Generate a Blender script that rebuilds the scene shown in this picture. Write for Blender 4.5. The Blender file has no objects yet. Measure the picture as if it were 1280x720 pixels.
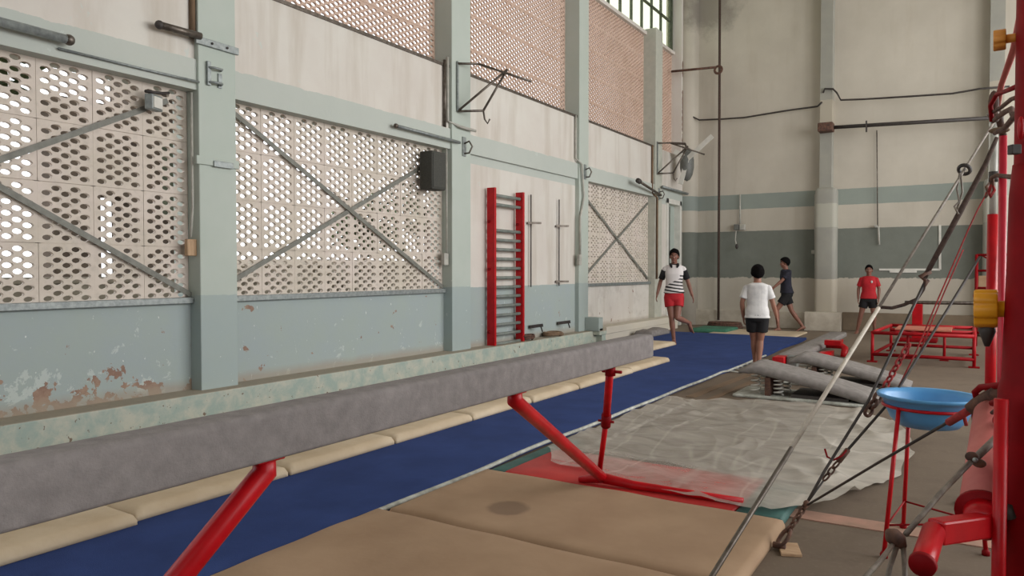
import bpy, bmesh, math, random
from math import sin, cos, pi, sqrt, atan, tan, radians, exp
from mathutils import Vector, Matrix, noise, Quaternion
random.seed(7)
S = bpy.context.scene
COL = S.collection

# ------------------------------------------------------------------ camera
FPX, EYE = 920.0, 1.4
TH, PT = atan(575 / 920), atan(22 / 920)
F0 = Vector((-sin(TH), cos(TH), 0)); RT = Vector((cos(TH), sin(TH), 0)); ZZ = Vector((0, 0, 1))
FW = F0 * cos(PT) - ZZ * sin(PT); UP = F0 * sin(PT) + ZZ * cos(PT)
cam = bpy.data.cameras.new('camera'); camo = bpy.data.objects.new('camera', cam); COL.objects.link(camo)
cam.sensor_width = 36; cam.sensor_fit = 'HORIZONTAL'; cam.lens = 36 * FPX / 1280; cam.clip_start = .05; cam.clip_end = 300
camo.matrix_world = Matrix.Translation((0, 0, EYE)) @ Matrix((RT, UP, -FW)).transposed().to_4x4()
S.camera = camo

def at(u, v, t):
    "the place in the room seen at photo pixel (u, v), t metres in front of the camera"
    return Vector((0, 0, EYE)) + (FW + RT * ((u - 640) / FPX) + UP * ((360 - v) / FPX)) * t

# ------------------------------------------------------------------ light
S.view_settings.view_transform = 'Standard'; S.view_settings.look = 'None'
S.view_settings.gamma = 1; S.view_settings.use_curve_mapping = False
S.view_settings.exposure = -0.33
W = bpy.data.worlds.new('overcast_sky'); S.world = W; W.use_nodes = True
bg = W.node_tree.nodes['Background']; bg.inputs[0].default_value = (.93, .96, 1, 1); bg.inputs[1].default_value = 2.6

def area(name, loc, rot, sx, sy, power, col):
    l = bpy.data.lights.new(name, 'AREA'); l.shape = 'RECTANGLE'; l.size = sx; l.size_y = sy
    l.energy = power; l.color = col
    o = bpy.data.objects.new(name, l); COL.objects.link(o); o.location = loc; o.rotation_euler = rot
    return o
# daylight through the tall openings of the right-hand wall (outside the frame)
for y in (1.6, 6.2, 10.8, 15.4):
    area('window_daylight', (7.15, y, 4.3), (0, radians(90), 0), 5.0, 3.4, 450 if y > 1.7 else 120, (1, .985, .96))
area('rear_fill_light', (-1.35, -6.1, 4.4), (radians(90), 0, 0), 5, 2.2, 15, (1, .985, .96))  # added weak fill light from behind the camera

# ------------------------------------------------------------------ materials
def lin(c):
    return tuple(((x / 255) / 12.92 if x / 255 <= .04045 else ((x / 255 + .055) / 1.055) ** 2.4) for x in c[:3]) + (1,)

class NT:
    def __init__(s, m): s.t = m.node_tree; s.n = s.t.nodes; s.l = s.t.links
    def add(s, k, **kw):
        n = s.n.new(k)
        for a, b in kw.items(): setattr(n, a, b)
        return n
    def put(s, sock, v):
        if hasattr(v, 'is_output') or isinstance(v, bpy.types.NodeSocket): s.l.new(v, sock)
        else: sock.default_value = v
    def math(s, op, a, b=0.0, c=None, clamp=False):
        n = s.add('ShaderNodeMath', operation=op, use_clamp=clamp); s.put(n.inputs[0], a); s.put(n.inputs[1], b)
        if c is not None: s.put(n.inputs[2], c)
        return n.outputs[0]
    def mix(s, f, a, b):
        n = s.add('ShaderNodeMix', data_type='RGBA'); s.put(n.inputs[0], f); s.put(n.inputs[6], a); s.put(n.inputs[7], b)
        return n.outputs[2]
    def noise(s, scale, detail=4, rough=.6, vec=None, dist=0):
        n = s.add('ShaderNodeTexNoise'); n.inputs['Scale'].default_value = scale; n.inputs['Detail'].default_value = detail
        n.inputs['Roughness'].default_value = rough; n.inputs['Distortion'].default_value = dist
        if vec is not None: s.l.new(vec, n.inputs['Vector'])
        return n.outputs['Fac']
    def ramp(s, v, a, b):
        n = s.add('ShaderNodeMapRange'); n.clamp = True; s.put(n.inputs[0], v)
        n.inputs[1].default_value = a; n.inputs[2].default_value = b
        return n.outputs[0]
    def pos(s, kind='world'):
        if kind == 'world': return s.add('ShaderNodeNewGeometry').outputs['Position']
        return s.add('ShaderNodeTexCoord').outputs['Object']
    def scaled(s, v, sc):
        n = s.add('ShaderNodeVectorMath', operation='MULTIPLY'); s.l.new(v, n.inputs[0]); n.inputs[1].default_value = sc
        return n.outputs[0]
    def xyz(s, v):
        n = s.add('ShaderNodeSeparateXYZ'); s.l.new(v, n.inputs[0]); return n.outputs

def new_mat(name):
    m = bpy.data.materials.new(name); m.use_nodes = True
    return m, NT(m), m.node_tree.nodes['Principled BSDF']

def mat(name, c, rough=.6, c2=None, scale=6, lo=.35, hi=.65, metal=0, bump=0, bscale=None, spec=.5, vec=(1, 1, 1), coat=0, space='object'):
    m, N, B = new_mat(name)
    B.inputs['Roughness'].default_value = rough; B.inputs['Metallic'].default_value = metal
    B.inputs['Specular IOR Level'].default_value = spec; B.inputs['Coat Weight'].default_value = coat
    p = N.scaled(N.pos(space), vec)
    if c2 is None: c2 = tuple(x * .86 for x in c)
    f = N.ramp(N.noise(scale, 5, .6, p), lo, hi)
    N.put(B.inputs['Base Color'], N.mix(f, lin(c), lin(c2)))
    if bump:
        b = N.add('ShaderNodeBump'); b.inputs['Strength'].default_value = bump; b.inputs['Distance'].default_value = .01
        N.l.new(N.noise(bscale or scale * 4, 4, .6, p), b.inputs['Height']); N.l.new(b.outputs[0], B.inputs['Normal'])
    return m

M = {}
RED = (190, 12, 24)
M['red'] = mat('red_enamel_paint', RED, .34, (168, 9, 20), 9, spec=.3)
M['frame_red'] = mat('dull_red_paint', (172, 18, 28), .5, (150, 14, 24), 8, spec=.2)
M['dark_red'] = mat('deep_red_enamel_paint', (140, 6, 16), .6, (118, 5, 13), 7, spec=.15)
M['pink'] = mat('faded_pink_vinyl', (205, 120, 112), .6, (190, 100, 95), 6)
M['beam_grey'] = mat('grey_suede_cover', (136, 130, 128), .95, (118, 112, 111), 22, .3, .7, bump=.25, bscale=160)
M['board_grey'] = mat('grey_carpet_cover', (140, 134, 130), .95, (120, 114, 110), 14, bump=.3, bscale=140)
M['blue'] = mat('blue_carpet', (50, 70, 124), .95, (41, 59, 108), 3, .3, .7, bump=.25, bscale=180, spec=.2)
M['beige'] = mat('tan_canvas_mat_cover', (166, 138, 110), .85, (150, 122, 95), 2.5, .3, .7, bump=.15, bscale=25)
M['cream'] = mat('cream_canvas_mat_cover', (205, 188, 162), .85, (186, 166, 138), 2.2, bump=.15, bscale=25)
M['white_edge'] = mat('off_white_binding', (196, 198, 190), .8, (150, 150, 140), 12)
M['steel'] = mat('bare_steel', (120, 112, 104), .45, (86, 78, 70), 18, metal=.7)
M['rust'] = mat('rusty_iron', (110, 78, 62), .8, (66, 46, 40), 25)
M['dark'] = mat('dark_iron', (66, 60, 56), .6, (50, 44, 42), 10)
M['cable'] = mat('grey_steel_cable', (140, 130, 118), .6, (105, 96, 88), 30)
M['cable_w'] = mat('pale_sleeved_cable', (205, 196, 182), .6, (175, 166, 152), 20)
M['rope'] = mat('dark_brown_rope', (84, 66, 58), .9, (60, 46, 40), 40)
M['red_rope'] = mat('red_cord', (170, 50, 50), .8, (130, 40, 40), 40)
M['plastic_grey'] = mat('grey_plastic', (110, 112, 108), .5, (95, 96, 92), 8)
M['pvc'] = mat('off_white_conduit', (186, 184, 174), .5, (160, 158, 150), 8)
M['galv'] = mat('galvanised_metal', (150, 156, 154), .45, (120, 126, 126), 20, metal=.35)
M['brace'] = mat('grey_painted_flat_bar', (128, 128, 120), .6, (108, 108, 100), 12)
M['yellow'] = mat('yellow_plastic', (235, 165, 30), .4, (220, 145, 22), 6)
M['orange'] = mat('orange_plastic', (225, 150, 60), .45, (205, 125, 45), 6)
M['bowl'] = mat('light_blue_plastic', (92, 160, 212), .35, (80, 146, 200), 5)
M['wood'] = mat('worn_brown_wood', (128, 104, 80), .8, (100, 80, 62), 5, vec=(1, 12, 1), bump=.2)
M['wood_pale'] = mat('pale_plywood', (190, 160, 128), .7, (165, 132, 100), 4, vec=(1, 8, 1))
M['wood_red'] = mat('pinkish_planks', (196, 120, 96), .7, (170, 96, 78), 6, vec=(1, 8, 1))
M['rung'] = mat('grey_wooden_rung', (128, 134, 128), .6, (104, 112, 106), 9)
M['green_mat'] = mat('green_vinyl', (60, 120, 95), .7, (50, 100, 80), 5)
M['teal_cloth'] = mat('dark_teal_vinyl', (70, 110, 104), .7, (50, 84, 80), 5)
M['red_mat'] = mat('red_vinyl', (196, 48, 44), .55, (176, 38, 38), 4)
M['black'] = mat('black_plastic', (30, 29, 30), .6, (22, 21, 22), 10)
M['speaker'] = mat('dark_grey_grille', (72, 72, 66), .8, (58, 58, 54), 60)
M['white_plas'] = mat('white_enamel', (222, 220, 212), .4, (205, 203, 195), 6)
M['concrete'] = mat('white_washed_concrete', (200, 192, 178), .85, (176, 166, 150), 4, bump=.2)
M['stucco'] = mat('outside_plaster', (120, 108, 96), .95, (84, 74, 66), 1.6, space='world')
M['stucco2'] = mat('outside_plaster_pale', (170, 164, 150), .95, (130, 122, 108), 1.2, space='world')
M['leaf'] = mat('outside_foliage', (96, 108, 70), .9, (56, 70, 44), 5, space='world')
M['soil'] = mat('outside_ground', (140, 124, 104), 1, (110, 96, 80), .7, space='world')
M['ceil'] = mat('ceiling_sheet', (190, 186, 178), .9, (176, 170, 160), 1.0, space='world')
M['beamroof'] = mat('roof_steel', (150, 156, 152), .6, (130, 136, 132), 3)

def wall_paint(name, kind):
    """painted plaster: pale cream above, sea-green bands at fixed heights, wear and peeling near the floor"""
    m, N, B = new_mat(name)
    B.inputs['Roughness'].default_value = .78; B.inputs['Specular IOR Level'].default_value = .3
    P = N.pos(); x, y, z = N.xyz(P)
    n1 = N.noise(.9, 5, .6, P); n2 = N.noise(7, 5, .65, P); n3 = N.noise(2.2, 6, .7, P)
    streak = N.noise(3.2, 4, .6, N.scaled(P, (1, 1, .12)))
    if kind == 'left':
        cream = N.mix(N.ramp(n1, .35, .65), lin((214, 210, 202)), lin((206, 199, 191)))
        cream = N.mix(N.math('MULTIPLY', N.ramp(streak, .50, .75), .55), cream, lin((176, 164, 148)))
        teal_hi = N.mix(N.ramp(n1, .35, .65), lin((188, 193, 186)), lin((182, 188, 181)))
        teal_lo = N.mix(N.ramp(n3, .35, .65), lin((160, 171, 172)), lin((162, 173, 168)))
        zz = N.math('ADD', z, N.math('MULTIPLY', N.math('SUBTRACT', n2, .5), .03))
        # lintel band 3.13 - 3.42
        edge = N.math('ADD', z, N.math('MULTIPLY', N.math('SUBTRACT', n3, .5), .10))
        col = N.mix(N.math('MULTIPLY', N.math('GREATER_THAN', z, 3.0), N.math('LESS_THAN', edge, 3.42)), cream, teal_hi)
        # dado below the sill; ends raggedly in the last bay
        yy = N.math('ADD', y, N.math('MULTIPLY', N.math('SUBTRACT', n3, .5), .5))
        dado = N.math('MULTIPLY', N.math('LESS_THAN', zz, 1.145), N.math('LESS_THAN', yy, 12.95))
        col = N.mix(dado, col, teal_lo)
        # white scuffs, green undercoat, brick-brown patches low down
        low = N.math('MULTIPLY', N.ramp(z, .95, .35), N.math('LESS_THAN', y, 12.9))
        w1 = N.noise(3.4, 8, .72, P, .4)
        y1 = N.ramp(y, 5.6, 4.0)
        amt = N.math('MULTIPLY', low, N.math('MAXIMUM', y1, .5))
        sc = N.math('GREATER_THAN', N.math('ADD', N.math('MULTIPLY', amt, .12), w1), .66)
        col = N.mix(N.math('MULTIPLY', sc, .6), col, lin((198, 206, 200)))
        fl = N.noise(26, 3, .6, N.scaled(P, (1, 1, .5)))
        col = N.mix(N.math('MULTIPLY', N.math('GREATER_THAN', fl, .71), N.math('LESS_THAN', z, 1.1)), col, lin((214, 218, 212)))
        low2 = N.math('MULTIPLY', N.ramp(z, .72, .30), y1)
        w2 = N.noise(5.2, 6, .62, P, .3)
        br = N.math('MULTIPLY', N.math('GREATER_THAN', N.math('ADD', N.math('MULTIPLY', low2, .17), w2), .675), N.math('LESS_THAN', z, 1.05))
        col = N.mix(br, col, N.mix(N.ramp(n2, .4, .6), lin((140, 112, 98)), lin((160, 136, 118))))
        # tan line where wall meets the ledge
        col = N.mix(N.math('MULTIPLY', N.ramp(edge, .36, .27), .7), col, lin((158, 146, 130)))
        # soot smudges on the cream dado of the far bay
        far = N.math('MULTIPLY', N.math('GREATER_THAN', y, 13.0), N.math('LESS_THAN', z, 1.1))
        col = N.mix(N.math('MULTIPLY', far, N.math('MULTIPLY', N.ramp(n3, .52, .7), .35)), col, lin((130, 118, 108)))
    elif kind == 'back':
        zz = N.math('ADD', z, N.math('MULTIPLY', N.math('SUBTRACT', n2, .5), .16))
        z2 = N.math('ADD', z, N.math('MULTIPLY', N.math('SUBTRACT', n2, .5), .02))
        cream = N.mix(N.ramp(n1, .35, .65), lin((198, 191, 178)), lin((188, 181, 168)))
        cream = N.mix(N.math('MULTIPLY', N.ramp(streak, .55, .8), .25), cream, lin((160, 146, 124)))
        hi = N.mix(N.ramp(n1, .35, .65), lin((150, 158, 150)), lin((142, 150, 144)))
        dk = N.mix(N.ramp(n3, .3, .7), lin((124, 128, 120)), lin((114, 118, 110)))
        col = N.mix(N.math('MULTIPLY', N.math('GREATER_THAN', z2, 2.93), N.math('LESS_THAN', z2, 3.30)), cream, hi)
        col = N.mix(N.math('MULTIPLY', N.math('GREATER_THAN', zz, 1.22), N.math('LESS_THAN', z2, 2.38)), col, dk)
        # damp grey patch high in the corner
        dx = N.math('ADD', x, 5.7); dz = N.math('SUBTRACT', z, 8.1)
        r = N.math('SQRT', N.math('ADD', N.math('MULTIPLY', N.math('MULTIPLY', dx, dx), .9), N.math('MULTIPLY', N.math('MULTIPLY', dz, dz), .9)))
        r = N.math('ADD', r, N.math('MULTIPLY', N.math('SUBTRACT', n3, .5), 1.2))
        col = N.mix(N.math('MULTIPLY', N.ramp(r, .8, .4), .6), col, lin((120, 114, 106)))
    N.put(B.inputs['Base Color'], col)
    b = N.add('ShaderNodeBump'); b.inputs['Strength'].default_value = .25; b.inputs['Distance'].default_value = .01
    N.l.new(n2, b.inputs['Height']); N.l.new(b.outputs[0], B.inputs['Normal'])
    return m
M['wall_left'] = wall_paint('left_wall_paint', 'left')
M['wall_back'] = wall_paint('back_wall_paint', 'back')

def pillar_paint():
    m, N, B = new_mat('pillar_sea_green_paint'); B.inputs['Roughness'].default_value = .7
    P = N.pos(); x, y, z = N.xyz(P); n1 = N.noise(1.5, 4, .6, P); n2 = N.noise(9, 5, .6, P)
    a = N.mix(N.ramp(n1, .35, .65), lin((182, 190, 182)), lin((176, 186, 177)))
    b_ = N.mix(N.ramp(n1, .35, .65), lin((158, 171, 170)), lin((160, 172, 168)))
    col = N.mix(N.math('LESS_THAN', N.math('ADD', z, N.math('MULTIPLY', N.math('SUBTRACT', n2, .5), .04)), 1.16), a, b_)
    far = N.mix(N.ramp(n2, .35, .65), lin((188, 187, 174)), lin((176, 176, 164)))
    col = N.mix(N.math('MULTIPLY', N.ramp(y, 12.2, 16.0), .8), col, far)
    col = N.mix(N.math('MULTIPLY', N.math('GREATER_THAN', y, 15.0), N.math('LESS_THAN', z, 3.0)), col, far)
    fl = N.noise(24, 3, .6, P)
    col = N.mix(N.math('MULTIPLY', N.math('GREATER_THAN', fl, .72), N.math('LESS_THAN', z, 1.3)), col, lin((214, 218, 212)))
    N.put(B.inputs['Base Color'], col)
    return m
M['pillar'] = pillar_paint()

def ledge_paint():
    m, N, B = new_mat('worn_ledge_paint'); B.inputs['Roughness'].default_value = .85
    P = N.pos(); x, y, z = N.xyz(P); n2 = N.noise(6, 6, .7, P, .3); n1 = N.noise(1.2, 4, .6, P)
    a = N.mix(N.ramp(n2, .4, .62), lin((158, 172, 162)), lin((188, 188, 172)))
    a = N.mix(N.math('GREATER_THAN', N.noise(14, 5, .6, P), .66), a, lin((120, 104, 88)))
    top = N.math('GREATER_THAN', z, .235)
    a = N.mix(N.math('MULTIPLY', top, .75), a, lin((154, 138, 120)))
    a = N.mix(N.math('GREATER_THAN', N.math('ADD', y, n1), 13.5), a, lin((204, 196, 180)))
    N.put(B.inputs['Base Color'], a)
    return m
M['ledge'] = ledge_paint()

def floor_mat():
    m, N, B = new_mat('dusty_concrete_floor'); B.inputs['Roughness'].default_value = .8; B.inputs['Specular IOR Level'].default_value = .35
    P = N.pos(); x, y, z = N.xyz(P)
    n1 = N.noise(.55, 6, .6, P, .3); n2 = N.noise(4, 6, .7, P); n3 = N.noise(40, 3, .6, P)
    c = N.mix(N.ramp(n1, .3, .7), lin((116, 101, 86)), lin((97, 84, 71)))
    c = N.mix(N.math('MULTIPLY', N.ramp(n2, .5, .7), .5), c, lin((86, 73, 61)))
    c = N.mix(N.math('MULTIPLY', N.ramp(n3, .55, .75), .25), c, lin((140, 126, 110)))
    # paler floor colour towards the back wall
    c = N.mix(N.math('MULTIPLY', N.ramp(y, 13.0, 17.5), .5), c, lin((142, 128, 112)))
    N.put(B.inputs['Base Color'], c)
    b = N.add('ShaderNodeBump'); b.inputs['Strength'].default_value = .2; b.inputs['Distance'].default_value = .01
    N.l.new(n2, b.inputs['Height']); N.l.new(b.outputs[0], B.inputs['Normal'])
    return m
M['floor'] = floor_mat()

def jali_mat(name, a, b_):
    m, N, B = new_mat(name); B.inputs['Roughness'].default_value = .85
    P = N.pos(); n1 = N.noise(1.8, 5, .6, P); n2 = N.noise(16, 4, .6, P)
    c = N.mix(N.ramp(n1, .35, .65), lin(a), lin(b_))
    c = N.mix(N.math('MULTIPLY', N.ramp(n2, .5, .75), .3), c, lin(tuple(v * .8 for v in b_)))
    N.put(B.inputs['Base Color'], c)
    return m
M['jali'] = jali_mat('pale_concrete_screen', (214, 202, 192), (204, 194, 180))
M['jali_up'] = jali_mat('pinkish_concrete_screen', (206, 180, 164), (196, 168, 150))

def sheet_mat():
    m, N, B = new_mat('clear_polythene_sheet')
    out = N.n['Material Output']
    B.inputs['Roughness'].default_value = .3; B.inputs['Base Color'].default_value = lin((196, 189, 179))
    tr = N.add('ShaderNodeBsdfTransparent')
    mx = N.add('ShaderNodeMixShader')
    P = N.pos()
    n = N.noise(2.2, 6, .65, N.scaled(P, (1, 2.2, 1)), .8)
    y = N.xyz(P)
    a = N.ramp(n, .36, .66)
    a = N.math('ADD', N.math('MULTIPLY', a, .26), .40)
    # milky crease lines where the film is folded double
    cr = N.math('ABSOLUTE', N.math('SUBTRACT', N.noise(1.0, 2, .4, N.scaled(P, (1.9, .45, 1)), .25), .5))
    a = N.math('ADD', a, N.math('MULTIPLY', N.ramp(cr, .016, .002), .13))
    a = N.math('SUBTRACT', a, N.math('MULTIPLY', N.ramp(y[1], 5.0, 4.85), .10))
    # gathered, milkier on the side away from the tan mats
    a = N.math('ADD', a, N.math('MULTIPLY', N.ramp(y[0], -1.35, -.8), .30), clamp=True)
    N.l.new(a, mx.inputs[0]); N.l.new(tr.outputs[0], mx.inputs[1]); N.l.new(B.outputs[0], mx.inputs[2])
    N.l.new(mx.outputs[0], out.inputs[0])
    return m
M['sheet'] = sheet_mat()

def glass_mat():
    m, N, B = new_mat('greenish_window_glass')
    out = N.n['Material Output']
    B.inputs['Roughness'].default_value = .15; B.inputs['Base Color'].default_value = lin((180, 190, 160))
    tr = N.add('ShaderNodeBsdfTransparent'); tr.inputs[0].default_value = (.86, .88, .76, 1)
    mx = N.add('ShaderNodeMixShader'); mx.inputs[0].default_value = .12
    N.l.new(tr.outputs[0], mx.inputs[1]); N.l.new(B.outputs[0], mx.inputs[2]); N.l.new(mx.outputs[0], out.inputs[0])
    return m
M['glass'] = glass_mat()
M['mullion'] = mat('green_window_frame', (96, 104, 84), .6, (70, 78, 62), 8)

# ------------------------------------------------------------------ mesh builder
class MB:
    def __init__(s): s.v = []; s.f = []; s.sm = []
    def _add(s, vs, fs, smooth):
        o = len(s.v); s.v += [tuple(v) for v in vs]; s.f += [tuple(i + o for i in f) for f in fs]; s.sm += [smooth] * len(fs)
        return s
    def box(s, lo, hi, smooth=False):
        x0, y0, z0 = lo; x1, y1, z1 = hi
        vs = [(x, y, z) for z in (z0, z1) for y in (y0, y1) for x in (x0, x1)]
        return s._add(vs, [(0, 2, 3, 1), (4, 5, 7, 6), (0, 1, 5, 4), (2, 6, 7, 3), (0, 4, 6, 2), (1, 3, 7, 5)], smooth)
    def obox(s, c, ax, ay, az):
        "box from centre and three half-axis vectors"
        c = Vector(c); ax = Vector(ax); ay = Vector(ay); az = Vector(az)
        vs = [c + ax * i + ay * j + az * k for k in (-1, 1) for j in (-1, 1) for i in (-1, 1)]
        return s._add(vs, [(0, 2, 3, 1), (4, 5, 7, 6), (0, 1, 5, 4), (2, 6, 7, 3), (0, 4, 6, 2), (1, 3, 7, 5)], False)
    def rbox(s, lo, hi, r=.02, n=3):
        "box with rounded vertical and top edges: stacked rounded-rectangle rings"
        x0, y0, z0 = lo; x1, y1, z1 = hi
        r = min(r, (x1 - x0) * .49, (y1 - y0) * .49, (z1 - z0) * .49)
        rings = []
        prof = [(r * (1 - sin(pi / 2 * i / n)), z0 + r * (1 - cos(pi / 2 * i / n))) for i in range(n + 1)]
        prof += [(r * (1 - cos(pi / 2 * i / n)), z1 - r + r * sin(pi / 2 * i / n)) for i in range(n + 1)]
        K = 4
        for ins, z in prof:
            ring = []
            rr = r
            for cx, cy, a0 in ((x1 - r, y1 - r, 0), (x0 + r, y1 - r, pi / 2), (x0 + r, y0 + r, pi), (x1 - r, y0 + r, 1.5 * pi)):
                for k in range(K + 1):
                    a = a0 + pi / 2 * k / K
                    ring.append((cx + (r - ins) * cos(a), cy + (r - ins) * sin(a), z))
            rings.append(ring)
        n_ = len(rings[0]); vs = [p for r_ in rings for p in r_]; fs = []
        for i in range(len(rings) - 1):
            for j in range(n_):
                k = (j + 1) % n_; fs.append((i * n_ + j, i * n_ + k, (i + 1) * n_ + k, (i + 1) * n_ + j))
        fs.append(tuple(range(n_))[::-1]); fs.append(tuple((len(rings) - 1) * n_ + j for j in range(n_)))
        return s._add(vs, fs, True)
    def tube(s, pts, r, n=10, caps=True, sq=None, smooth=True):
        "sweep a circle (or ellipse sq=(a,b)) along points; r a number or a list"
        pts = [Vector(p) for p in pts]; R = r if isinstance(r, (list, tuple)) else [r] * len(pts)
        vs = []; fs = []; prev = None
        for i, p in enumerate(pts):
            a = pts[max(i - 1, 0)]; b = pts[min(i + 1, len(pts) - 1)]; t = (b - a)
            t = t.normalized() if t.length > 1e-9 else Vector((0, 0, 1))
            if prev is None:
                ref = Vector((0, 0, 1)) if abs(t.z) < .95 else Vector((0, 1, 0))
                x = t.cross(ref).normalized()
            else:
                x = (prev - t * prev.dot(t)).normalized()
            prev = x; y = t.cross(x)
            for k in range(n):
                an = 2 * pi * k / n
                e = (1, 1) if sq is None else sq
                vs.append(p + x * (cos(an) * R[i] * e[0]) + y * (sin(an) * R[i] * e[1]))
        for i in range(len(pts) - 1):
            for k in range(n):
                j = (k + 1) % n; fs.append((i * n + k, i * n + j, (i + 1) * n + j, (i + 1) * n + k))
        if caps:
            fs.append(tuple(range(n))[::-1]); fs.append(tuple((len(pts) - 1) * n + k for k in range(n)))
        return s._add(vs, fs, smooth)
    def bar(s, a, b, w, h, up=(0, 0, 1)):
        "rectangular bar from a to b, w across, h along up"
        a = Vector(a); b = Vector(b); t = (b - a).normalized(); u = Vector(up); u = (u - t * u.dot(t)).normalized(); x = t.cross(u)
        return s.obox((a + b) / 2, (b - a) / 2, x * w / 2, u * h / 2)
    def lathe(s, c, prof, n=32, axis=(0, 0, 1), closed=True):
        "revolve (r, h) pairs about axis through c"
        c = Vector(c); q = Vector((0, 0, 1)).rotation_difference(Vector(axis).normalized())
        vs = []; fs = []
        for r, h in prof:
            for k in range(n):
                a = 2 * pi * k / n; vs.append(c + q @ Vector((r * cos(a), r * sin(a), h)))
        for i in range(len(prof) - 1):
            for k in range(n):
                j = (k + 1) % n; fs.append((i * n + k, i * n + j, (i + 1) * n + j, (i + 1) * n + k))
        if closed:
            fs.append(tuple(range(n))[::-1]); fs.append(tuple((len(prof) - 1) * n + k for k in range(n)))
        return s._add(vs, fs, True)
    def ball(s, c, rx, ry=None, rz=None, n=14, q=None):
        ry = ry or rx; rz = rz or rx; c = Vector(c); vs = []; fs = []; m = n // 2
        for i in range(1, m):
            for k in range(n):
                ph = pi * i / m; a = 2 * pi * k / n
                p = Vector((rx * sin(ph) * cos(a), ry * sin(ph) * sin(a), rz * cos(ph)))
                vs.append(c + (q @ p if q else p))
        a = Vector((0, 0, rz)); vs.append(c + (q @ a if q else a)); vs.append(c - (q @ a if q else a))
        T = len(vs) - 2
        for i in range(m - 2):
            for k in range(n):
                j = (k + 1) % n; fs.append((i * n + k, (i + 1) * n + k, (i + 1) * n + j, i * n + j))
        for k in range(n):
            j = (k + 1) % n; fs.append((T, k, j)); fs.append((T + 1, (m - 2) * n + j, (m - 2) * n + k))
        return s._add(vs, fs, True)
    def prism(s, poly, z0, z1, smooth=False):
        n = len(poly); vs = [(x, y, z0) for x, y in poly] + [(x, y, z1) for x, y in poly]
        fs = [tuple(range(n))[::-1], tuple(range(n, 2 * n))] + [(i, (i + 1) % n, n + (i + 1) % n, n + i) for i in range(n)]
        return s._add(vs, fs, smooth)
    def build(s, name, m, parent=None, bevel=0, origin=None):
        me = bpy.data.meshes.new(name)
        org = Vector(origin) if origin else Vector((0, 0, 0))
        if parent is not None: org = parent.location.copy() if parent.parent is None else parent.matrix_local.translation.copy()
        base = world_origin(parent) if parent is not None else org
        me.from_pydata([tuple(Vector(v) - base) for v in s.v], [], s.f)
        me.polygons.foreach_set('use_smooth', s.sm); me.update()
        bm = bmesh.new(); bm.from_mesh(me); bmesh.ops.recalc_face_normals(bm, faces=bm.faces); bm.to_mesh(me); bm.free()
        me.materials.append(M[m] if isinstance(m, str) else m)
        o = bpy.data.objects.new(name, me); COL.objects.link(o)
        if parent is not None: o.parent = parent
        else: o.location = org
        if bevel:
            b = o.modifiers.new('bevel', 'BEVEL'); b.width = bevel; b.segments = 2; b.limit_method = 'ANGLE'
        return o

def world_origin(o):
    p = Vector((0, 0, 0))
    while o is not None: p = p + o.location; o = o.parent
    return p

def tag(o, label=None, cat=None, group=None, kind=None):
    if label: o['label'] = label
    if cat: o['category'] = cat
    if group: o['group'] = group
    if kind: o['kind'] = kind
    return o
def thing(name, label, cat, loc=(0, 0, 0), group=None, kind=None):
    o = bpy.data.objects.new(name, None); COL.objects.link(o); o.location = loc; o.empty_display_size = .1
    return tag(o, label, cat, group, kind)
def struct(o, label=None): o['kind'] = 'structure'; return tag(o, label)

# ------------------------------------------------------------------ room shell
XR, XF = -6.455, -6.30           # recessed face and pillar face of the left wall
YB = 18.7
PIL = [(.37, .79), (4.42, 4.84), (8.47, 8.93), (12.47, 12.87), (16.4, 16.84)]
BAYS = [(.79, 4.42), (4.84, 8.47), (8.93, 12.47), (12.87, 16.4)]
SILL, LIN, LTOP, UPS, UPT = 1.14, 3.13, 3.42, 4.29, 6.93

b = MB().box((-6.75, -6, -.12), (7.2, YB + .2, 0)); o = b.build('floor', 'floor'); struct(o, 'dusty grey-brown concrete floor')
b = MB().box((-6.9, -6, 9.6), (7.4, YB + .4, 9.75)); struct(b.build('ceiling', 'ceil'))
# back wall
b = MB().box((-6.9, YB, -.1), (7.4, YB + .25, 9.7)); struct(b.build('wall_back', 'wall_back'))
b = MB()
b.box((-6.32, YB - .10, 0), (-3.2, YB + .01, .40)); struct(b.build('trim_1', 'concrete', bevel=.01), 'low cream plinth along the foot of the back wall')
b = MB(); b.box((-2.55, YB - .12, 0), (7.0, YB + .01, .43)); struct(b.build('trim_2', mat('brown_skirting_paint', (134, 118, 98), .8, (112, 98, 82), 2), bevel=.01), 'brown painted plinth along the back wall')
# back wall pillars: a stout lower shaft that steps in to a slimmer one
def back_pillar(n, x0, x1):
    b = MB(); d = .30
    b.rbox((x0 - .08, YB - .42, 0), (x1 + .10, YB + .02, 3.32), .09)
    b.box((x0, YB - .28, 3.3), (x1 - .02, YB + .02, 9.65))
    struct(b.build('trim_%d' % n, M['back_pillar']), 'square pillar standing out of the back wall')
def bp():
    m, N, B = new_mat('back_pillar_paint'); B.inputs['Roughness'].default_value = .75
    P = N.pos(); x, y, z = N.xyz(P); n1 = N.noise(2.5, 5, .6, P)
    z2 = N.math('ADD', z, N.math('MULTIPLY', N.math('SUBTRACT', n1, .5), .06))
    c = N.mix(N.ramp(n1, .35, .65), lin((158, 156, 146)), lin((149, 148, 140)))
    c = N.mix(N.math('MULTIPLY', N.math('GREATER_THAN', z2, 4.7), N.math('LESS_THAN', z2, 5.35)), c, lin((176, 168, 152)))
    c = N.mix(N.math('MULTIPLY', N.math('GREATER_THAN', z2, 2.4), N.math('LESS_THAN', z2, 2.95)), c, lin((172, 170, 158)))
    c = N.mix(N.math('LESS_THAN', z2, 1.2), c, lin((192, 184, 168)))
    N.put(B.inputs['Base Color'], c); return m
M['back_pillar'] = bp()
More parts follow.
